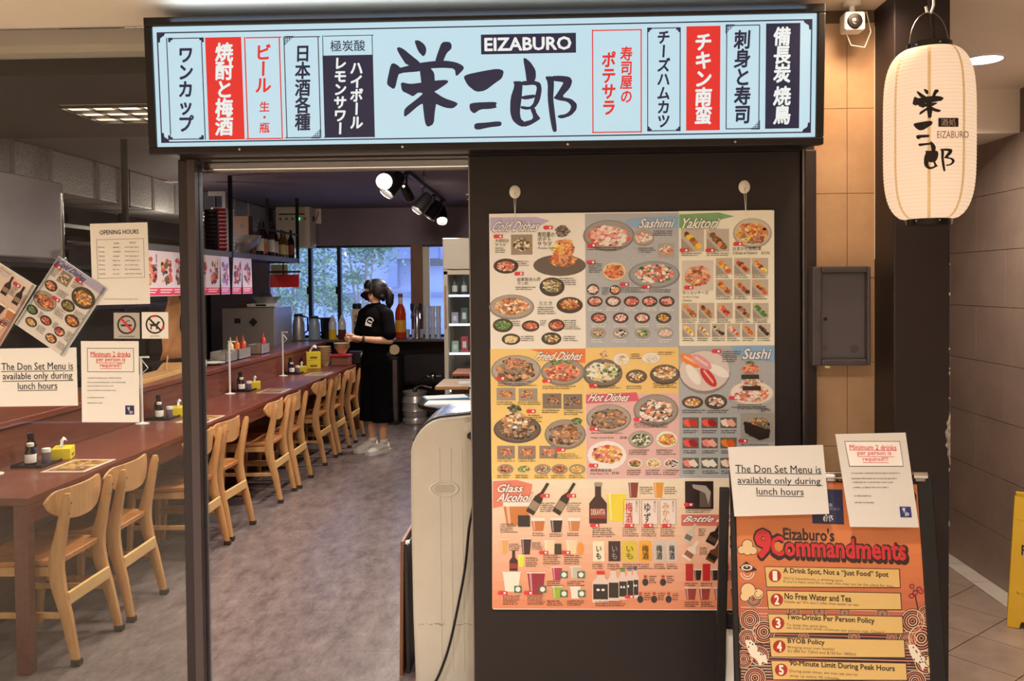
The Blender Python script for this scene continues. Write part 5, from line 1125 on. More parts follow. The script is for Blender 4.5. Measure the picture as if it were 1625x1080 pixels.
# bowl stacks on the rack
mat('lacquer_black', '#1c1416', .25); mat('lacquer_red', '#a3242a', .3)
for s, (px, n_, cc, lab) in enumerate(((326, 10, 'lacquer_black', 'bowl up in the black lacquer stack on the hanging rack'), (340, 11, 'lacquer_red', 'bowl up in the red and white rimmed stack on the hanging rack'), (352, 11, 'white_plastic', 'bowl up in the all white stack on the hanging rack'))):
    y = rack_y(px)
    for i in range(n_):
        t = lathe_thing('soup_bowl', ORD[i] + ' ' + lab, 'bowl', (-2.90, y, RZ + .02 + i * .034), [('bowl', cc, [(.025, 0), (.045, .012), (.062, .038), (.066, .052), (.063, .052), (.045, .018)], 14), ('rim', 'white_paper' if cc != 'lacquer_black' else 'lacquer_black', [(.0655, .047), (.068, .050), (.0655, .054)], 14)], 'stacked bowls on the rack')
for i, (px, r, z) in enumerate(((358, .10, .0), (378, .12, .0), (384, .125, .035), (390, .13, .07))):
    lathe_thing('mixing_bowl', ['small steel mixing bowl beside the bowl stacks on the rack', 'lowest steel mixing bowl of the nest on the rack', 'middle steel mixing bowl of the nest on the rack', 'top steel mixing bowl of the nest on the rack'][i], 'bowl', (-2.93, rack_y(max(px, 378) if i else px), RZ + .02 + z), [('bowl', 'steel', [(r * .45, 0), (r * .8, r * .45), (r, r * .95), (r * 1.04, r * .97), (r * .98, r * .9), (r * .4, .01)], 22)], 'steel mixing bowls')
wb = thing('wooden_crate', 'upright wooden box with a dark hole on the rack behind the bowls', 'box', (-3.06, 8.32, RZ + .02)); bx('body', 'wood_brown', wb, -.07, -.06, 0, .10, .06, .40, bevel=.004); MB().lathe([(.018, -.062), (.018, -.058)], (.03, 0, .30), 12, 'y').build('finger_hole', 'black_plastic', wb)
bc = [('#2a160e', '#d9cfbf'), ('#1c1210', '#b5a894'), ('#3a2416', '#e0d6c6'), ('#20140f', '#cdbfae'), ('#6a4a2a', '#d9c07a'), ('#8a6a3a', '#e8d9a0'), ('#241812', '#a8442f')]
for i, px in enumerate((409, 418, 427, 436, 444, 452, 459)):
    y = rack_y(px, -2.86); h = (.36, .37, .37, .35, .30, .30, .32)[i]
    gm = mat('bottle_glass_%d' % i, bc[i][0], .12); lb = mat('bottle_label_%d' % i, bc[i][1], .5)
    nm = ['dark brown', 'black', 'chestnut brown', 'smoky black', 'amber', 'golden', 'red-labelled dark'][i]
    t = lathe_thing('liquor_bottle', nm + ' liquor bottle standing on the hanging rack', 'bottle', (-2.86 - .02 * (i % 2), y, RZ + .02), [('glass', gm, [(.036, 0), (.038, .01), (.038, h * .58), (.030, h * .68), (.014, h * .78), (.013, h * .95)], 16), ('label_band', lb, [(.0385, h * .15), (.0388, h * .16), (.0388, h * .48), (.0385, h * .49)], 16), ('cap', 'black_plastic', [(.015, h * .93), (.015, h), (.012, h * 1.005)], 10)], 'liquor bottles on the rack')
pk = lathe_thing('round_fan_plate', 'round orange disc leaning among the bottles on the rack', 'plate', (-2.87, rack_y(402), RZ + .10), [('disc', mat('disc_orange', '#c9762f', .5), [(.07, -.006), (.07, .006), (.02, .008)], 20)]); pk.rotation_euler = (1.2, .2, .3)
# sheets hanging from the rack edge
for i, (y, w) in enumerate(((5.62, .2), (5.83, .2), (6.05, .22), (6.28, .22), (6.69, .22), (6.92, .22), (7.15, .22), (7.46, .2), (7.68, .22))):
    px_ = thing('hanging_menu', ORD[i] + ' white menu strip with red foot along the rack edge, counted towards the window', 'menu', (-2.777, y, RZ - .02), (0, random.uniform(-.03, .05), random.uniform(-.06, .06)), 'menu strips hanging along the rack')
    bx('sheet', 'white_paper', px_, -.0008, -w / 2, -.32, .0006, w / 2, 0)
    P = Print(); P.rect(-w / 2, 0, w / 2, -.32, '#d9c4cc', 1); P.rect(-w / 2, -.262, w / 2, -.315, '#d8365a', 2); P.rect(-w / 2 + .01, -.272, w / 2 - .03, -.28, '#f3d9dd', 3); P.rect(-w / 2 + .01, -.29, w / 2 - .06, -.297, '#f3d9dd', 3)
    for _ in range(34):
        P.ell(rp.uniform(-w * .3, w * .3), -.14 + rp.uniform(-.08, .08), rp.uniform(.012, .03), rp.uniform(.01, .028), rp.choice(PAL['orange'] + PAL['red'] + PAL['dark'] + ['#8a8fb0', '#c9b0bc']), 2.5 + rp.random(), 7, jit=.2)
    P.vtext('おすすめ', w * .32, -.02, -.16, .03, '#5a3a44', 5, .01) if i % 2 else None
    o = P.build('printed_menu', 'print_gloss', px_); o.rotation_euler = (0, 0, math.pi / 2); o.location = (.0012, 0, 0)
# dark shelf unit with cups deep in the kitchen, left of the rack
ks = thing('kitchen_shelf', 'tall black kitchen shelving seen behind the notices on the glass', 'shelf', (-4.02, 6.65, 0))
for z in (.9, 1.45, 1.78, 2.1): bx('shelf_board', 'black_metal', ks, -.26, -1.2, z, .27, 2.2, z + .03)
for y in (-1.2, .7, 2.16): bx('upright', 'black_metal', ks, .23, y, 0, .27, y + .04, 2.28); bx('upright', 'black_metal', ks, -.26, y, 0, -.22, y + .04, 2.28)
bx('back_panel', 'black_wall', ks, -.275, -1.2, .0, -.262, 2.2, 2.28)
for i, (y, n_, z0) in enumerate(((5.6, 7, 1.81), (5.85, 8, 1.81), (6.3, 6, 1.81), (6.55, 5, 1.81))):
    for k in range(n_): lathe_thing('stacked_cup', 'dark glossy cup in a column on the black kitchen shelving', 'cup', (-3.85, y, z0 + k * .038), [('cup', 'lacquer_black', [(.03, 0), (.04, .04), (.044, .05), (.040, .05)], 12)], 'cup columns on the kitchen shelf')
wl = bpy.data.lights.new('w', 'POINT'); bpy.data.lights.remove(wl)
el = thing('electric_panel', 'cream wall mounted control box with a row of indicator lamps', 'control box', (at(471, 360, 10.32).x, 10.6, at(471, 360, 10.32).z - .05))
bx('box', 'cream_metal', el, -.26, -.28, -.20, .16, 0, .30, bevel=.006); bx('slot', 'black_plastic', el, -.22, -.283, .20, .10, -.279, .215)
for k, c in enumerate(('#8a3a2a', '#8a3a2a', '#8a3a2a', '#35e08a', '#8a3a2a')): MB().lathe([(.014, -.29), (.016, -.28)], (-.20 + k * .075, 0, .15), 10, 'y').build('indicator_lamp', mat_emit('led', c, 3) if c[1] == '3' else mat('lamp_off', c, .3), el)
MB().lathe([(.04, 0), (.04, .004)], (.161, -.12, .16), 16, 'x').build('side_vent', 'black_plastic', el); MB().sphere((.18, -.15, -.17), (.025, .025, .025), 10, 8).build('side_knob', 'white_plastic', el)
ss = thing('wall_tag', 'small white hanging card on the dark wall above the window', 'card', (at(503, 342, 10.58).x, 10.595, at(503, 342, 10.58).z)); MB().box(-.05, -.008, -.10, .05, 0, .10).build('card', 'white_plastic', ss, False, .003); P = Print(); P.poly([(-.03, -.06), (.02, .05), (.03, .04), (-.01, -.06)], '#c2707a', 1, False); P.rect(-.035, .06, .02, .045, '#d9a0a8', 1); q = P.build('print', 'print_gloss', ss); q.location = (0, -.0085, 0); MB().tube([(0, -.004, .10), (0, -.004, .14)], .008, 6).build('peg', 'white_plastic', ss)
rsn = thing('red_sign', 'small red sign board hanging behind the menu strips', 'sign', (-2.97, 9.33, 1.70)); bx('hanger', 'black_metal', rsn, .0, -.004, .06, .012, .004, .186); bx('board', 'red_plastic', rsn, -.14, -.01, -.08, .18, .01, .06, bevel=.003); bx('top_bar', 'black_plastic', rsn, -.16, -.012, .08, .2, .012, .10); bx('back_card', 'cream_metal', rsn, -.14, .012, -.04, .05, .02, .17)

# ================================================================== back counter under the window
bcn = thing('back_counter', 'dark back counter under the window', 'counter', (-1.9, 10.35, 0))
bx('counter_top', mat('counter_grey', '#5a4a44', .35), bcn, -1.3, -.27, .955, .92, .24, .985, bevel=.004); bx('side_panel', 'wood_brown', bcn, .86, -.24, 0, .90, .22, .955)
bx('back_panel', 'black_wall', bcn, -1.3, .10, 0, .86, .12, .955); bx('lower_shelf', 'black_metal', bcn, .0, -.05, .42, .86, .10, .44); bx('side_panel', 'wood_panel', bcn, -1.3, -.24, 0, -1.26, .22, .955)
bcz = .985
def on_counter(px, Y=10.3): return (at(px, 530, Y).x, Y)
def jug(lab, px, Y, mt_, h, r):
    x, y = on_counter(px, Y); t = lathe_thing('vacuum_jug', lab, 'jug', (x, y, bcz), [('body', mt_, [(r, 0), (r * 1.02, .02), (r * .98, h * .6), (r * .68, h * .88), (r * .66, h * .92)], 18), ('lid', 'black_plastic', [(r * .7, h * .9), (r * .7, h), (r * .3, h * 1.02)], 14)])
    MB().tube([(r * .6, 0, h * .92), (r * 1.5, 0, h * .85), (r * 1.5, 0, h * .35), (r * .95, 0, h * .25)], .011, 6, sq=.6).build('handle', 'black_plastic', t)
jug('steel vacuum jug with black lid on the back counter', 474, 10.22, 'steel', .31, .075)
jug('grey translucent water pitcher beside the steel jug', 499, 10.24, mat('pitcher', '#8fa0b4', .2), .28, .07)
x, y = on_counter(459, 10.2); lathe_thing('spray_can', 'slim white can standing left of the steel jug', 'can', (x, y, bcz), [('body', 'white_plastic', [(.032, 0), (.033, .22), (.02, .25), (.018, .27)], 14)])
for i, (px, c, lab) in enumerate(((528, '#e8b52e', 'clear bottle half full of yellow juice on the back counter'), (543, '#5a2a1c', 'clear bottle half full of dark sauce on the back counter'))):
    x, y = on_counter(px, 10.18); t = lathe_thing('juice_bottle', lab, 'bottle', (x, y, bcz), [('bottle', mat('pet_%d' % i, '#c8ccd4', .15), [(.048, .12), (.048, .19), (.03, .25), (.018, .27)], 16), ('contents', mat('juice_%d' % i, c, .2), [(.046, 0), (.049, .01), (.049, .12), (.0, .121)], 16), ('cap', 'white_plastic', [(.02, .265), (.02, .29), (.016, .292)], 10)])
x, y = on_counter(519, 10.44); lathe_thing('ice_bucket', 'black container behind the juice bottles', 'container', (x, y, bcz), [('bucket', 'black_plastic', [(.07, 0), (.08, .25), (.085, .255), (.07, .25)], 18)])
x, y = on_counter(567, 10.42); t = thing('sake_carton', 'cream sake carton with black lid by the window', 'carton', (x, y, bcz)); bx('carton', mat('carton', '#d9c4a4', .5), t, -.055, -.05, 0, .055, .05, .36, bevel=.004); MB().lathe([(.05, .36), (.055, .37), (.055, .42), (.04, .43)], n=16).build('lid', 'black_plastic', t); P = Print(); P.vtext('大吟醸', 0, .30, .06, .06, '#3a2a20', 1, .02); q = P.build('lettering', 'print_matte', t); q.location = (0, -.0505, 0)
x, y = on_counter(636, 10.25); t = thing('whisky_bottle', 'large amber whisky bottle with yellow label on the back counter', 'bottle', (x, y, bcz))
MB().lathe([(.058, 0), (.066, .02), (.066, .30), (.055, .36), (.026, .42)], n=24).build('glass', mat('amber_glass', '#c0391a', .10), t); MB().lathe([(.026, .41), (.024, .50)], n=14).build('neck', 'cream_metal', t); MB().lathe([(.029, .50), (.029, .54), (.024, .545)], n=14).build('stopper', 'wood_brown', t); MB().lathe([(.0664, .08), (.0672, .085), (.0672, .22), (.0664, .225)], n=24).build('label_band', mat('label_gold', '#e0a02a', .5), t)
x, y = on_counter(662, 10.22); t = thing('beer_tap', 'chrome beer tap tower with black handles', 'beer tap', (x, y, bcz))
MB().lathe([(.06, 0), (.06, .01), (.035, .015), (.035, .36), (.02, .38)], n=18).build('tower', 'chrome', t)
for s in (-.05, .05): MB().tube([(s * .6, -.03, .30), (s, -.08, .30), (s, -.09, .24)], .012, 8).build('spout', 'chrome', t); MB().lathe([(.012, 0), (.022, .03), (.022, .09), (.012, .10)], (s, -.05, .33), 10).build('handle', 'black_plastic', t)
for r in range(3):
    for c in range(3):
        px = 678 + c * 9; x, y = on_counter(px, 10.18 + .11 * r)
        for k in range(3): lathe_thing('beer_glass', 'clear tall glass in the stacks beside the beer tap', 'glass', (x, y, bcz + k * .13), [('glass', mat('glass_milky', '#c9d0e0', .12, spec=.8), [(.026, 0), (.032, .128), (.030, .128), (.024, .006)], 12)], 'stacked beer glasses')
for c in range(3): x, y = on_counter(646 + c * 11, 10.47); lathe_thing('tumbler', 'short clear tumbler behind the beer tap', 'glass', (x, y, bcz), [('glass', 'glass_milky', [(.03, 0), (.036, .10), (.033, .10), (.028, .006)], 12)], 'tumblers behind the tap')
p = atz(653, 671, 0); kg = lathe_thing('beer_keg', 'steel beer keg standing on the floor under the back counter', 'keg', (p.x + .045, 9.98, 0), [('barrel', 'steel', [(.14, 0), (.15, .01), (.15, .06), (.138, .075), (.145, .09), (.15, .13), (.15, .15), (.155, .16), (.15, .17), (.15, .25), (.155, .26), (.15, .27), (.145, .30), (.13, .33), (.14, .345), (.145, .38), (.135, .385), (.12, .35)], 28)])
MB().lathe([(.03, .34), (.03, .42), (.015, .43)], n=12).tube([(0, 0, .42), (.08, -.02, .45), (.2, 0, .42)], .012, 8).build('coupler', 'chrome', kg)
gr = thing('gas_regulator', 'chrome regulator with hoses above the keg', 'regulator', (p.x + .25, 10.05, .5)); MB().sphere((0, 0, .05), (.04, .04, .04), 12, 8).tube([(-.08, 0, .05), (.1, 0, .05)], .014, 8).tube([(0, 0, .0), (0, 0, .13)], .012, 8).build('valve', 'chrome', gr); MB().tube([(-.08, 0, .05), (-.2, -.05, -.05), (-.3, 0, .0)], .008, 6).tube([(.1, 0, .05), (.2, 0, -.15), (.1, .05, -.35), (.0, .02, -.5)], .008, 6).build('hose', 'black_plastic', gr)
uc = thing('drinks_cooler', 'black under-counter cooler behind the waitress', 'cooler', (at(634, 600, 10.0).x - .05, 10.1, 0)); bx('body', 'black_plastic', uc, -.12, -.25, 0, .06, .2, .80, bevel=.006); bx('door', 'steel_dark', uc, -.11, -.262, .05, .05, -.25, .76, bevel=.004)
MB().lathe([(.06, -.006), (.06, .006), (.03, .008)], (.02, -.24, .88), 18, 'y').build('hanging_lid', 'kraft', uc)

# ================================================================== display fridge
fx0 = at(704, 450, 9.3).x
fg = thing('display_fridge', 'tall cream display fridge with glass door and lit shelves', 'fridge', (fx0 + .31, 9.62, 0))
MB().box(-.31, -.30, 0, -.27, .30, 1.80).box(.27, -.30, 0, .31, .30, 1.80).box(-.27, .26, .18, .27, .30, 1.80).box(-.27, -.30, 0, .27, .30, .18).build('cabinet', 'cream_metal', fg, False, .004)
bx('header_box', 'cream_metal', fg, -.315, -.32, 1.80, .315, .30, 2.14, bevel=.008); bx('brand_plate', 'steel_dark', fg, -.28, -.323, 1.765, -.16, -.32, 1.785)
bx('inner_liner', mat('liner', '#3a4358', .4), fg, -.268, .245, .19, .268, .258, 1.78)
MB().box(-.31, -.325, .18, -.265, -.302, 1.78).box(.265, -.325, .18, .31, -.302, 1.78).box(-.31, -.325, 1.74, .31, -.302, 1.79).box(-.31, -.325, .14, .31, -.302, .19).build('door_frame', 'cream_metal', fg, False, .003)
bx('door_glass', 'glass', fg, -.265, -.318, .19, .265, -.312, 1.74)
for z in (.45, .86, 1.18, 1.50): bx('shelf', 'white_plastic', fg, -.262, -.24, z, .262, .24, z + .012); bx('shelf_light', mat_emit('shelf_led', '#cfe4ff', 3.0), fg, -.262, -.262, z - .004, .262, -.242, z + .02)
bx('door_handle', 'wood_pale', fg, -.30, -.35, 1.15, -.282, -.326, 1.62, bevel=.003)
cols = ['#e8e4ea', '#d9b0c8', '#2a3a4a', '#a8c8b8', '#c8324a', '#d8d0b8', '#b8a8d0', '#4a6a5a']
for si, z in enumerate((.462, .872, 1.192, 1.512)):
    for k in range(5):
        t = thing('drink_carton' if si in (1, 2) else 'drink_bottle', '%s inside the fridge on the %s shelf' % (['dark bottle', 'boxed drink', 'pastel sake box', 'small white-labelled bottle'][si], ['lowest', 'second', 'third', 'top'][si]), 'bottle' if si in (0, 3) else 'carton', (fg.location.x - .21 + k * .105, 9.62 - .12, z), 0, 'drinks on fridge shelf %d' % (si + 1))
        if si in (1, 2): h = .13 + .05 * ((k * 3) % 2); bx('carton', mat('drink_c%d' % ((k + si * 3) % 8), cols[(k + si * 3) % 8], .4), t, -.038, -.035, 0, .038, .035, h, bevel=.003); bx('print_patch', 'white_paper', t, -.02, -.0362, h * .3, .02, -.035, h * .7)
        else: MB().lathe([(.032, 0), (.033, .13), (.014, .18), (.013, .23)], n=12).build('glass', mat('drink_b%d' % si, '#1c2428' if si == 0 else '#3a4a4c', .15), t); MB().lathe([(.0335, .04), (.0337, .11)], n=12).build('label_band', 'white_paper' if si else 'red_plastic', t)
bc_ = thing('indoor_camera', 'small white camera with dark lens on top of the fridge', 'camera', (fg.location.x + .07, 9.40, 2.14)); MB().box(-.04, -.03, .01, .04, .03, .12).box(-.03, -.03, 0, .03, .03, .01).build('body', 'white_plastic', bc_, False, .01); MB().lathe([(.022, -.034), (.026, -.030)], (0, 0, .07), 16, 'y').build('lens', 'black_gloss', bc_)

# ================================================================== tables on the right
def side_table(lab, x0, x1, y0, y1, top, rnd=False, grp=None):
    t = thing('side_table', lab, 'table', ((x0 + x1) / 2, (y0 + y1) / 2, 0), 0); w, d = (x1 - x0) / 2, (y1 - y0) / 2
    if rnd:
        pts = [(w, -d), (w, d)] + [(-w + .25 * (1 - math.sin(a)) * 1.0, d * math.cos(a)) for a in [k * math.pi / 12 for k in range(13)]]
        MB().prism([(p[0], p[1]) for p in pts], .715, .745, 'z').build('table_top', top, t, False, .005)
    else: bx('table_top', top, t, -w, -d, .715, w, d, .745, bevel=.005)
    bx('pedestal', 'wood_panel', t, -w * .55, -d * .55, .0, w, d * .55, .715); return t
side_table('table with black top and rounded end beside the white delivery robot', -1.02, -.30, 6.05, 6.85, 'black_gloss', True)
side_table('reddish wooden table behind the black-topped table', -1.02, -.45, 7.35, 7.95, 'wood_pale')
side_table('small reddish wooden table in front of the display fridge', -1.0, -.4, 8.45, 8.95, mat('wood_red', '#a3552f', .4, noise=(5, 6), col2='#b8683c', stretch=(2, 10, 2)))
for i, (x, y, rot, z, mt_, lab) in enumerate(((-.80, 6.30, .0, .745, 'white_paper', 'white menu folder lying on the black-topped table'), (-.86, 6.60, .3, .745, mat('menu_blue', '#5a9ad0', .3), 'blue menu card on the black-topped table'), (-.70, 7.6, .2, .745, 'white_paper', 'white menu leaning on the reddish table'))):
    t = thing('table_menu', lab, 'menu', (x, y, z), rot); bx('cover', mt_, t, -.14, -.10, 0, .20, .10, .006); bx('page', 'white_paper', t, -.13, -.09, .006, .19, .09, .010)
t = thing('tent_card', 'standing laminated menu tent on the black-topped table', 'menu', (-.48, 6.62, .745)); MB().prism([(-.06, 0), (-.055, 0), (0, .19), (.055, 0), (.06, 0), (.002, .20), (-.002, .20)], -.16, .14, 'x').build('card', 'white_paper', t, False); bx('clip', 'black_plastic', t, -.17, -.04, .06, .14, -.035, .085)

# ================================================================== white delivery robot and folded board
rb = thing('delivery_robot', 'white rounded plastic service robot with power cord behind the dark panel', 'robot', (-.22, 3.48, 0))
rx = at(651, 800, 3.36).x + .22; zt = at(700, 655, 3.36).z
out = [(rx + .012, .0), (rx + .004, .3), (rx, .75)] + [(rx + .15 * (1 - math.cos(a)), .93 + (zt - .93) * .90 * math.sin(a)) for a in [k * math.pi / 16 for k in range(1, 9)]] + [(rx + .30, zt - .003), (.30, zt), (.30, 0)]
MB().prism(out, -.12, .22).build('shell', mat('robot_white', '#cfc9bb', .4, noise=(2, 4), col2='#c4bdae'), rb, True, .018, 3)
MB().prism([(p[0] + .0, p[1] + .008) for p in out[4:12]] + [(.30, zt + .012), (.30, zt - .012)] + [(p[0] + .012, p[1] - .012) for p in reversed(out[4:12])], -.105, .20).build('seam', 'black_plastic', rb, False)
MB().prism([(p[0] + .01, p[1] + .012) for p in out[6:12]] + [(.30, zt + .03), (.30, zt - .0)] + [(p[0] + .03, p[1]) for p in reversed(out[6:12])], -.09, .19).build('top_screen', mat('screen_art', '#9ab0c8', .15, noise=(14, 2), col2='#3a3450'), rb, False)
for k in range(5): q = rx + .12 + .045 * k; MB().tube([(q, -.121, .08), (q, -.121, zt - .14)], .0013, 6).build('rib', 'robot_white', rb)
hx, hz = at(705, 775, 3.36).x + .22, at(705, 775, 3.36).z
MB().ring([(.026, -.121), (.028, -.126), (.030, -.126), (.032, -.120)], (0, 0, 0), 24, 'y').xf(Matrix.Translation((hx, 0, hz)) @ Matrix.Scale(1.9, 4, (1, 0, 0))).build('grip_rim', mat('robot_rim', '#dcd7cb', .4), rb)
MB().prism([(hx + .040 * math.copysign(abs(math.cos(a)) ** .6, math.cos(a)), hz + .018 * math.copysign(abs(math.sin(a)) ** .7, math.sin(a)) * (.8 + .25 * abs(math.cos(a)))) for a in [k * math.pi / 12 for k in range(24)]], -.1222, -.1195).build('grip_recess', mat('robot_grip', '#b3ac9d', .5), rb, False, .001)
cx, cz = at(747, 690, 3.36).x + .22, at(747, 690, 3.36).z
MB().lathe([(.026, -.128), (.028, -.119)], (cx, 0, cz + .03), 16, 'y').build('socket_cover', 'robot_rim', rb); MB().lathe([(.013, -.145), (.014, -.119)], (cx, 0, cz), 12, 'y').build('plug', 'black_plastic', rb)
cp = [(747, 690), (752, 720), (752, 790), (744, 840), (738, 900), (727, 960), (714, 1020), (700, 1062), (688, 1085), (670, 1098)]
pts = []
for i, (x, y) in enumerate(cp): q = at(x, y, 3.352 - .012 * min(i, 2)); pts.append((q.x + .22, q.y - 3.48, max(q.z, .008)))
sp_pts = []
for i in range(len(pts) - 1):
    p0, p1, p2, p3 = [Vector(pts[max(0, min(len(pts) - 1, i + k))]) for k in (-1, 0, 1, 2)]
    for k in range(5):
        t_ = k / 5; sp_pts.append(.5 * ((2 * p1) + (p2 - p0) * t_ + (2 * p0 - 5 * p1 + 4 * p2 - p3) * t_ ** 2 + (3 * p1 - p0 - 3 * p2 + p3) * t_ ** 3))
MB().tube(sp_pts, .0052, 8).build('power_cord', 'black_plastic', rb)
q_ = at(754, 900, 3.36).x + .22; bx('side_bumper', 'black_plastic', rb, q_, -.128, at(754, 968, 3.36).z, q_ + .012, -.118, at(754, 700, 3.36).z)
for k in range(22):
    x_ = rx + .02 + random.random() * .24; z_ = .266 + random.uniform(-.004, .004); bx('scuff_mark', mat('scuff', '#7d7566', .8), rb, x_, -.1212, z_, x_ + random.uniform(.002, .012), -.1198, z_ + random.uniform(.001, .003))
fb = thing('folded_easel', 'thin folded wooden easel board leaning beside the white robot', 'easel', (at(643, 1000, 3.5).x, 3.62, 0))
za = at(640, 852, 3.55).z
MB().mbox(Matrix.Translation((-.012, 0, za / 2)) @ Matrix.Rotation(.02, 4, 'Y'), (.014, .26, za)).build('wooden_frame', 'wood_brown', fb, False, .002); MB().mbox(Matrix.Translation((.008, 0, za / 2 - .01)) @ Matrix.Rotation(-.01, 4, 'Y'), (.016, .24, za * .95)).build('black_board', 'black_plastic', fb, False, .002); MB().tube([(-.01, -.10, za - .02), (.02, -.10, za - .01)], .008, 6).build('hinge', 'chrome', fb)
# ================================================================== waitress
pw = atz(598, 716, 0)
pr = thing('person', 'person in black T-shirt, black culottes, face mask and white sneakers standing with hands together', 'person', (pw.x, pw.y, 0), math.radians(-40))
mat('skin', '#d2a07f', .5); mat('hair', '#100b0c', .55, spec=.25); mat('shirt', '#0d0b0d', .95, spec=.08); mat('trousers', '#0b0a0c', .95, spec=.06); mat('shoe', '#dcd6cc', .6); mat('mask', '#0e0c0e', .85, spec=.1)
HR = Matrix.Translation((0, 0, 0)) @ Matrix.Rotation(math.radians(-42), 4, 'Z')   # head turned to the person's right
mb = MB()
hd_ = MB(); hd_.sphere((0, .008, 1.585), (.074, .092, .102), 18, 14); hd_.sphere((0, -.022, 1.535), (.058, .066, .072), 16, 12); hd_.sphere((0, -.05, 1.487), (.028, .026, .02), 10, 8)
hd_.limb([(0, -.088, 1.575), (0, -.104, 1.548)], [.010, .014]); hd_.sphere((0, -.092, 1.515), (.024, .012, .010), 10, 6)
for s in (-1, 1): hd_.sphere((s * .074, .012, 1.555), (.012, .022, .032), 10, 8); hd_.sphere((s * .04, -.07, 1.55), (.022, .018, .018), 8, 6)
hd_.xf(HR); mb.v, mb.f = list(hd_.v), list(hd_.f)
mb.limb([(0, .018, 1.36), (0, .012, 1.44), (0, .004, 1.51)], [.056, .047, .048])
mb.sphere((0, .01, 1.28), (.155, .095, .13), 16, 10); mb.sphere((0, .01, 1.10), (.125, .09, .14), 16, 10); mb.sphere((0, .01, .95), (.15, .11, .12), 16, 10)
for s in (-1, 1):
    sh, el_, wr = (s * .165, .01, 1.365), (s * .225, .0 if s > 0 else -.04, 1.10), (s * .045, -.235, 1.125)
    mb.limb([(s * .08, .01, 1.375), sh], [.042, .042]); mb.limb([sh, (s * .205, .005, 1.23), el_], [.042, .042, .037]); mb.limb([el_, (s * .15, -.11, 1.105), wr], [.038, .034, .024])
    mb.limb([(s * .085, .01, .90), (s * .085, 0, .50), (s * .085, .015, .30), (s * .085, .015, .07)], [.085, .055, .046, .034]); mb.limb([(s * .085, .02, .06), (s * .085, -.10, .04)], [.034, .026])
    # hand: palm, four fingers folded over the other hand, thumb from the side of the palm
    pc = Vector((s * .026, -.278, 1.135)); mb.limb([wr, pc], [.024, .026]); mb.sphere(pc, (.030, .036, .022), 10, 8)
    for k in range(4):
        b0 = pc + Vector((s * .010 - s * .004 * k, -.026, .026 - .0175 * k)); L_ = (.038, .044, .041, .033)[k]
        mb.limb([b0, b0 + Vector((-s * L_ * .35, -L_ * .8, .003)), b0 + Vector((-s * L_ * 1.05, -L_ * 1.1, -.004)), b0 + Vector((-s * L_ * 1.5, -L_ * .75, -.010))], [.0082, .0078, .0072, .0062], 8)
    b0 = pc + Vector((s * .004, -.006, .022)); mb.limb([b0, b0 + Vector((-s * .008, -.024, .014)), b0 + Vector((-s * .022, -.042, .014))], [.011, .010, .008], 8)
body = remesh(mb.build('body', 'skin', pr), .0046, 2)
# clothes
mb = MB(); mb.sphere((0, .01, 1.30), (.178, .118, .135), 20, 12); mb.sphere((0, .005, 1.17), (.168, .122, .17), 20, 12); mb.sphere((0, .01, 1.07), (.166, .124, .10), 20, 10)
mb.limb([(-.10, .012, 1.395), (.10, .012, 1.395)], [.058, .058])
for s in (-1, 1): mb.limb([(s * .13, .01, 1.37), (s * .175, .008, 1.345), (s * .208, .0, 1.23), (s * .222, -.008, 1.165)], [.062, .068, .066, .072])
mb.limb([(0, .015, 1.40), (0, .012, 1.428)], [.066, .060])
sh = remesh(mb.build('t_shirt', 'shirt', pr), .010, 5)
mb = MB(); mb.sphere((0, .01, 1.02), (.160, .122, .07), 20, 10); mb.sphere((0, .012, .90), (.178, .135, .16), 20, 12)
for s in (-1, 1): mb.limb([(s * .085, .01, .90), (s * .088, .008, .62), (s * .092, .005, .40)], [.108, .106, .108]); mb.tube([(s * .092, .005, .42), (s * .094, .004, .30)], [.108, .114], 18)
remesh(mb.build('culottes', 'trousers', pr), .011, 4)
# hair, mask, eyes
hb = MB(); hb.sphere((0, .020, 1.622), (.090, .104, .076), 22, 14); hb.sphere((0, .052, 1.580), (.087, .074, .098), 20, 14)
for s in (-1, 1):
    hb.sphere((s * .068, .028, 1.580), (.027, .052, .076), 14, 10); hb.limb([(s * .066, -.030, 1.635), (s * .079, -.038, 1.585), (s * .074, -.036, 1.535)], [.018, .013, .006]); hb.limb([(s * .05, .07, 1.52), (s * .03, .085, 1.485)], [.035, .016])
for k in range(9):                                    # fringe
    x = -.064 + .016 * k; yf = -.092 * math.sqrt(max(.1, 1 - (x / .085) ** 2)); hb.limb([(x * .85, yf * .75, 1.668), (x, yf - .002, 1.635), (x * 1.05, yf - .004, 1.606 + .006 * math.sin(k * 2.3))], [.018, .014, .007])
hb.xf(HR); hr_ = remesh(hb.build('hair', 'hair', pr), .0062, 3)
pt = MB(); pt.limb([(0, .095, 1.585), (0, .128, 1.580), (.0, .145, 1.53), (.0, .142, 1.46), (-.0, .135, 1.395)], [.026, .034, .044, .040, .012], 12); pt.xf(HR); pt.build('ponytail', 'hair', pr)
tie = MB().lathe([(.026, -.008), (.03, 0), (.026, .008)], n=12, axis='y'); tie.xf(HR @ Matrix.Translation((0, .118, 1.584))); tie.build('hair_tie', mat('hair_tie', '#8a8090', .6), pr)
rings = []
for i in range(8):
    z = 1.572 - i * .0125; a_max = 1.25 - .02 * i; R = .092 + .034 * math.sin(min(1, i / 6) * math.pi) ** .8 - max(0, i - 5) * .006
    rings.append([(.070 * math.sin(a) * 1.08, -(R * math.cos(a) + .012), z) for a in [-a_max + 2 * a_max * k / 12 for k in range(13)]])
mk = MB().loft(rings, False, False); mk.xf(HR); o = mk.build('face_mask', 'mask', pr); o.modifiers.new('t', 'SOLIDIFY').thickness = .003
st_ = MB()
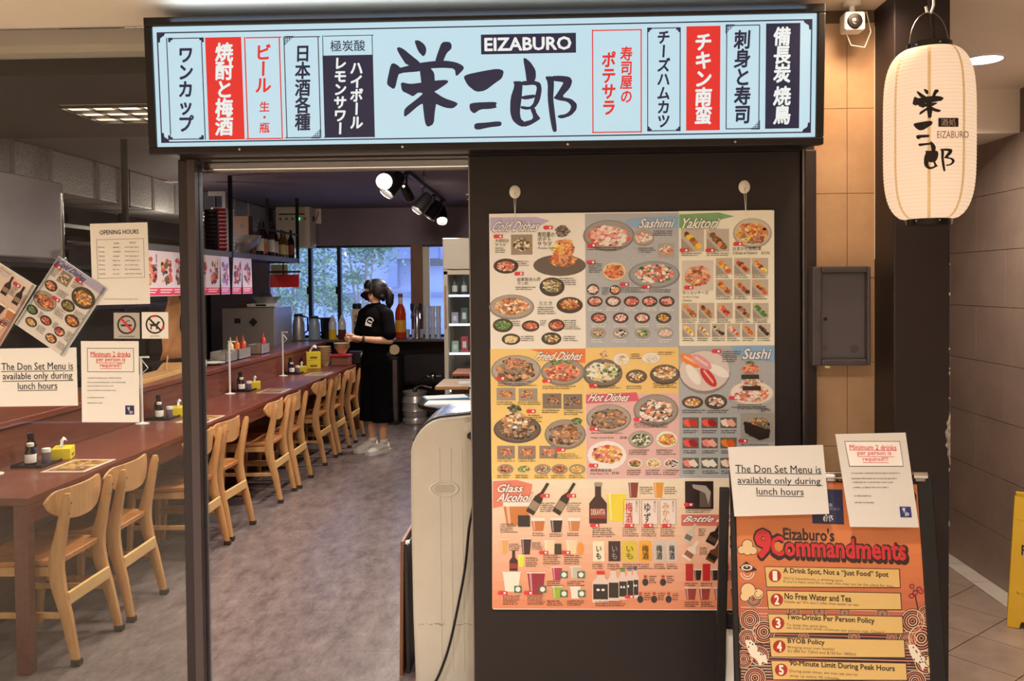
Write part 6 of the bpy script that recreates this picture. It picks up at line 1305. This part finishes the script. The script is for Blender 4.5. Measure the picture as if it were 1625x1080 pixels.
for s in (-1, 1): st_.tube([(s * .068, -.045, 1.56), (s * .08, -.01, 1.575), (s * .083, .014, 1.585)], .002, 6)
st_.xf(HR); st_.build('mask_strap', 'mask', pr)
for s in (-1, 1):
    e = MB().sphere((s * .031, -.084, 1.592), (.013, .006, .007), 10, 8); e.xf(HR); eo = e.build('eye', 'white_plastic', pr); e = MB().sphere((s * .031, -.089, 1.592), (.006, .0035, .006), 8, 6); e.xf(HR); e.build('iris', 'black_gloss', eo)
    e = MB().tube([(s * .048, -.079, 1.608), (s * .032, -.090, 1.613), (s * .018, -.090, 1.610)], .003, 6); e.xf(HR); e.build('eyebrow', 'hair', pr)
for s in (-1, 1):
    rings = []
    for t_, w, h, z0 in ((0, .030, .07, .012), (.05, .040, .105, .012), (.22, .043, .118, .012), (.40, .043, .105, .012), (.62, .048, .080, .012), (.85, .048, .064, .014), (1, .028, .045, .02)):
        y = .075 - .255 * t_; rings.append([(s * .088 + w * math.cos(a) * (1 if math.sin(a) < .3 else .75), y, z0 + (h - z0) * (.5 + .5 * math.sin(a))) for a in [k * math.pi / 6 for k in range(12)]])
    so = MB().loft(rings).build('sneaker', 'shoe', pr)
    rings = []
    for t_, w in ((0, .034), (.06, .045), (.3, .047), (.62, .053), (.85, .052), (1, .032)): y = .08 - .268 * t_; rings.append([(s * .088 + w * c, y, z) for c, z in ((-1, 0), (1, 0), (1.02, .020), (1, .036), (-1, .036), (-1.02, .020))])
    MB().loft(rings).build('sole', 'white_plastic', so)
    for k in range(4): MB().tube([(s * .088 - .024, -.015 - .03 * k, .108 - .010 * k), (s * .088 + .024, -.015 - .03 * k, .108 - .010 * k)], .003, 5).build('lace', 'white_paper', so)
    MB().lathe([(.040, .10), (.042, .105), (.040, .128), (.036, .13)], (s * .086, .018, 0), 16).build('sock', 'white_plastic', so)
w_ = Matrix.Translation((.075, -.201, 1.119)) @ Vector((-.105, -.125, .02)).to_track_quat('Z', 'Y').to_matrix().to_4x4()
MB().lathe([(.029, -.012), (.032, -.010), (.032, .010), (.029, .012)], n=18).xf(w_).build('watch', 'black_plastic', pr)
# chest print
P = Print(); P.arc(0, 0, .030, .008, .3, 5.6, '#d8d6d8', 1, 16); P.poly([(-.03, -.012), (.012, -.02), (.026, -.034), (-.026, -.036)], '#d8d6d8', 1, False); P.poly([(-.012, .006), (.02, .002), (.022, -.01), (-.012, -.006)], '#c8c6c8', 1, False); q = P.build('chest_print', 'print_matte', pr); q.scale = (1.35, 1, 1.35); q.location = (.082, -.129, 1.285); q.rotation_euler = (math.radians(-10), .25, math.radians(26))

# ================================================================== right side: camera, meter box, wet floor sign
p = at(1352, 38, 2.98)
sc_ = thing('security_camera', 'white cube security camera with black lens under the ceiling', 'camera', (p.x, p.y, ZM))
zc = p.z - ZM
MB().box(-.034, -.035, zc - .03, .034, .03, zc + .034).build('body', 'white_plastic', sc_, False, .008); MB().lathe([(.024, -.04), (.027, -.034)], (-.002, 0, zc), 20, 'y').build('lens', 'black_gloss', sc_); MB().lathe([(.010, -.0415), (.012, -.040)], (-.002, 0, zc), 12, 'y').build('lens_glass', 'chrome', sc_)
MB().lathe([(.030, 0), (.030, -.012), (.010, -.016), (.010, zc + .03)], (0, 0, 0), 18).build('mount', 'white_plastic', sc_); MB().tube([(.03, .0, zc + .03), (.06, .03, zc + .05), (.075, .03, zc - .02), (.05, .02, zc - .075), (.0, .01, zc - .07), (-.018, .0, zc - .035)], .0022, 6).build('cable', 'white_plastic', sc_)
x0, z1 = at(1287, 423, 3.0).x, at(1287, 423, 3.0).z; x1, z0 = at(1379, 579, 3.0).x, at(1379, 579, 3.0).z
mx = thing('meter_box', 'dark grey wall box with open front on the tiled strip', 'box', ((x0 + x1) / 2, 3.066, z0)); w = (x1 - x0) / 2; h = z1 - z0
mat('box_grey', '#3f3a3e', .5, noise=(4, 3), col2='#4a454a')
MB().box(-w, -.085, 0, -w + .032, 0, h).box(w - .012, -.085, 0, w, 0, h).box(-w + .032, -.085, 0, w - .012, 0, .022).box(-w + .032, -.085, h - .022, w - .012, 0, h).build('housing', 'box_grey', mx, False, .005)
bx('door', mat('box_door', '#4c484d', .45, noise=(3, 3), col2='#555157'), mx, -w + .032, -.062, .022, w - .012, -.004, h - .022, bevel=.002)
MB().lathe([(.006, -.066), (.006, -.061)], (-w + .05, 0, h * .47), 14, 'y').build('keyhole', 'black_gloss', mx); MB().lathe([(.009, -.0635), (.009, -.062)], (-w + .048, 0, h * .17), 14, 'y').build('lock', 'box_grey', mx); MB().lathe([(.015, -.0632), (.016, -.062)], (w - .05, 0, h * .17), 18, 'y').build('knockout', 'box_grey', mx)
MB().box(-w + .045, -.080, -.008, -w + .060, -.066, .006).build('paper_scrap', mat('scrap', '#d8c98f', .8), mx, False)

q = atz(1597, 990, 0)
wf = thing('wet_floor_sign', 'yellow folding wet floor sign standing in the corridor', 'floor sign', (q.x + .165, q.y + .02, 0), math.radians(-28))
mat('yellow_plastic', '#e0b21e', .4, noise=(3, 3), col2='#d6a616')
for s in (-1, 1):
    Mx = Matrix.Translation((0, s * .125, 0)) @ Matrix.Rotation(math.radians(s * 11.5), 4, 'X')
    pnl = MB().prism([(-.135, 0), (-.085, 0), (-.075, .03), (.075, .03), (.085, 0), (.135, 0), (.105, .60), (.095, .615), (.035, .62), (.03, .59), (-.03, .59), (-.035, .62), (-.095, .615), (-.105, .60)], -.007, .007); pnl.xf(Mx); pnl.build('panel', 'yellow_plastic', wf, False, .003)
    if s < 0:
        rim = MB().box(-.094, -.0085, .16, -.088, -.006, .50).box(.088, -.0085, .16, .094, -.006, .50).box(-.094, -.0085, .16, .094, -.006, .166).box(-.094, -.0085, .494, .094, -.006, .50); rim.xf(Mx); rim.build('raised_border', 'yellow_plastic', wf, False)
        P = Print(); P.text('WET', -.062, .44, .062, .395, '#1f1a10', 2, .02); P.text('FLOOR', -.075, .38, .075, .335, '#1f1a10', 2, .02); o = P.build('lettering', 'print_matte', wf); o.matrix_local = Mx @ Matrix.Translation((0, -.0075, 0))
MB().box(-.10, -.012, .592, -.04, .012, .612).box(.04, -.012, .592, .10, .012, .612).build('hinge', 'yellow_plastic', wf, False, .003)

# ================================================================== lamps
def disc_light(parent, loc, power, col, size=.14, rot=(0, 0, 0), spread=2.6):
    l = bpy.data.lights.new('lamp_light', 'AREA'); l.shape = 'DISK'; l.size = size; l.energy = power; l.color = col; l.spread = spread
    o = bpy.data.objects.new('lamp_light', l); COL.objects.link(o); o.parent = parent; o.location = loc; o.rotation_euler = rot; return o
def downlight(x, y, z, lab, power, col, glow='#fff2e0', ring='white_plastic', grp='recessed ceiling downlights', r=.072, s=9):
    t = thing('ceiling_downlight', lab, 'downlight', (x, y, z), 0, grp)
    MB().lathe([(r + .014, 0), (r + .012, -.006), (r, -.006), (r, 0)], n=28).build('trim_ring', ring, t); MB().lathe([(0, -.003), (r, -.003), (r, -.001), (0, -.001)], n=28).build('diffuser', mat_emit('glow_' + glow, glow, s), t)
    disc_light(t, (0, 0, -.012), power, col, r * 2, spread=3.1 if ring == 'black_plastic' else 2.6); return t
WARM, NEUT = (1, .91, .83), (1, .88, .78)
MALL_P, SHOP_P = 33, 19
downlight(at(1560, 102, 3.78).x, 3.78, ZM, 'round white downlight glowing in the corridor ceiling', 26, NEUT, '#eef4ff', r=.078)
for i, (x, y) in enumerate(((-3.6, 1.4), (-1.9, .6), (.1, .9), (1.02, 2.80), (-3.4, -1.4), (-1.1, -1.8), (1.2, -1.6))):  # lamps added out of view to light the mall; tile-wall scallops imply the warm one
    downlight(x, y, ZM, 'unseen downlight in the mall ceiling in front of the shop', MALL_P * (.16 if i == 3 else 1 if i < 3 else 2.4), (1, .66, .40) if i == 3 else WARM, grp='mall ceiling downlights')
for i, (x, y, z) in enumerate(((-1.45, 4.15, ZF), (-.45, 4.15, ZF), (-2.0, 5.35, ZI), (-.75, 5.3, ZI))):  # fill lamps added where the sign hides them, brightening tables and chairs
    downlight(x, y, z, 'added unseen downlight in the dark shop ceiling near the entrance', SHOP_P, NEUT, ring='black_plastic', grp='added shop entrance downlights')
# louvre luminaire
lv = thing('louvre_light', 'square ceiling light with bright parabolic louvre cells above the glass', 'ceiling light', (-1.98, 4.13, ZF))
bx('lamp_tray', 'white_plastic', lv, -.32, -.20, -.004, .32, .20, -.001); 
for k in range(5):
    for r in range(3):
        x0 = -.30 + k * .122; y0 = -.185 + r * .125
        bx('lit_cell', mat_emit('louvre_glow', '#ffe3b8', 3.2), lv, x0, y0, -.012, x0 + .10, y0 + .06, -.004)
for k in range(6): bx('louvre_blade', 'steel_dark', lv, -.318 + k * .122, -.20, -.018, -.312 + k * .122, .20, -.002)
for r in range(4): bx('louvre_blade', 'steel_dark', lv, -.32, -.198 + r * .125, -.018, .31, -.192 + r * .125, -.002)
disc_light(lv, (0, 0, -.06), 16, (1, .85, .66), .4)
# hidden lamps added to brighten the kitchen: under the hood, behind the rack
kl = thing('hood_fill_lamp', 'small added fill lamp hidden under the steel exhaust hood', 'lamp', (-3.55, 4.6, 1.81)); MB().lathe([(.05, 0), (.05, -.02), (.03, -.03)], n=18).build('housing', 'chrome', kl); disc_light(kl, (0, 0, -.04), 14, WARM, .1)
kl = thing('kitchen_fill_lamp', 'small added fill bulb hidden over the kitchen worktop behind the rack', 'lamp', (-3.30, 7.55, ZI)); MB().tube([(0, 0, 0), (0, 0, -.34)], .004, 6).build('cord', 'black_plastic', kl); MB().lathe([(.012, -.33), (.03, -.37), (.032, -.39)], n=14).build('socket', 'black_plastic', kl)
l = bpy.data.lights.new('bulb_light', 'POINT'); l.energy = 9; l.color = (1, .86, .72); l.shadow_soft_size = .05; lo2 = bpy.data.objects.new('bulb_light', l); COL.objects.link(lo2); lo2.parent = kl; lo2.location = (0, 0, -.45)
# track with spotlights
tk = thing('light_track', 'black ceiling track carrying the spotlights', 'track', (-1.21, 7.9, ZI)); MB().box(-.018, -1.75, -.030, .018, 1.75, 0).build('rail', 'black_metal', tk, False, .003); MB().box(-.008, -1.74, -.0305, .008, 1.74, -.028).build('slot', 'steel_dark', tk, False); MB().box(-.03, -1.82, -.04, .03, -1.72, 0).build('end_feed', 'white_plastic', tk, False, .004)
def spot(y, aim, lab, power, big=True):
    t = thing('track_spotlight', lab, 'spotlight', (-1.21, y, ZI - .030), 0, 'spotlights on the track')
    d = (Vector(aim) - Vector((-1.21, y, ZI - .19))).normalized(); rot = d.to_track_quat('-Z', 'Y').to_matrix().to_4x4(); Mh = Matrix.Translation((0, 0, -.16)) @ rot
    r = .062 if big else .042
    MB().box(-.016, -.05, -.022, .016, .05, 0).build('adapter', 'black_metal', t, False, .003); MB().tube([(0, 0, -.02), (0, 0, -.10)], .008, 8).build('stem', 'black_metal', t)
    MB().tube([(-.0, 0, -.09), (0, .0, -.11)], .014, 8).build('swivel', 'chrome', t)
    MB().lathe([(r * .3, .102), (r * .75, .095), (r, .02), (r, -.10), (r * .94, -.10), (r * .88, -.06)], n=22, cap=False).xf(Mh).build('housing', 'black_metal', t)
    MB().ring([(r * .95, -.103), (r * 1.02, -.100), (r * 1.02, -.092), (r * .97, -.092)], n=22).xf(Mh).build('rim', 'chrome', t)
    MB().lathe([(0, -.062), (r * .86, -.062), (r * .86, -.058), (0, -.058)], n=20).xf(Mh).build('lens', mat_emit('spot_glow', '#fff0dc', 30), t)
    l = bpy.data.lights.new('spot_light', 'SPOT'); l.energy = power; l.color = NEUT; l.spot_size = math.radians(95); l.spot_blend = .8; l.shadow_soft_size = .05
    o = bpy.data.objects.new('spot_light', l); COL.objects.link(o); o.parent = t; o.matrix_local = Mh @ Matrix.Translation((0, 0, -.11))
SP_P = 110
spot(6.25, (-1.0, 1.5, .9), 'bright track spotlight turned towards the entrance', SP_P)
spot(6.55, (-2.3, 5.6, .7), 'track spotlight beside the bright one aimed at the chairs', SP_P)
spot(7.15, (-1.0, 9.3, 1.5), 'slim track spotlight aimed down at the aisle', SP_P * .7, False)
spot(8.05, (-2.4, 7.2, .7), 'track spotlight in the middle of the track aimed at the table', SP_P)
spot(8.85, (-2.4, 8.6, .7), 'track spotlight aimed at the far end of the table', SP_P)
spot(9.45, (-1.0, 8.2, 1.0), 'track spotlight at the far end of the track', SP_P)
for i, (px, py) in enumerate(((674, 272), (745, 312))):
    q = atz(px, py - 4, ZI); t = thing('sprinkler_head', ['small chrome sprinkler head on the dark ceiling right of the track', 'pale ceiling bracket close to the panel edge'][i], 'sprinkler', (q.x, q.y, ZI)); MB().lathe([(.04, 0), (.04, -.008), (.012, -.012), (.012, -.05), (.03, -.055), (.03, -.06)], n=14).build('head', 'chrome' if i == 0 else 'white_plastic', t)
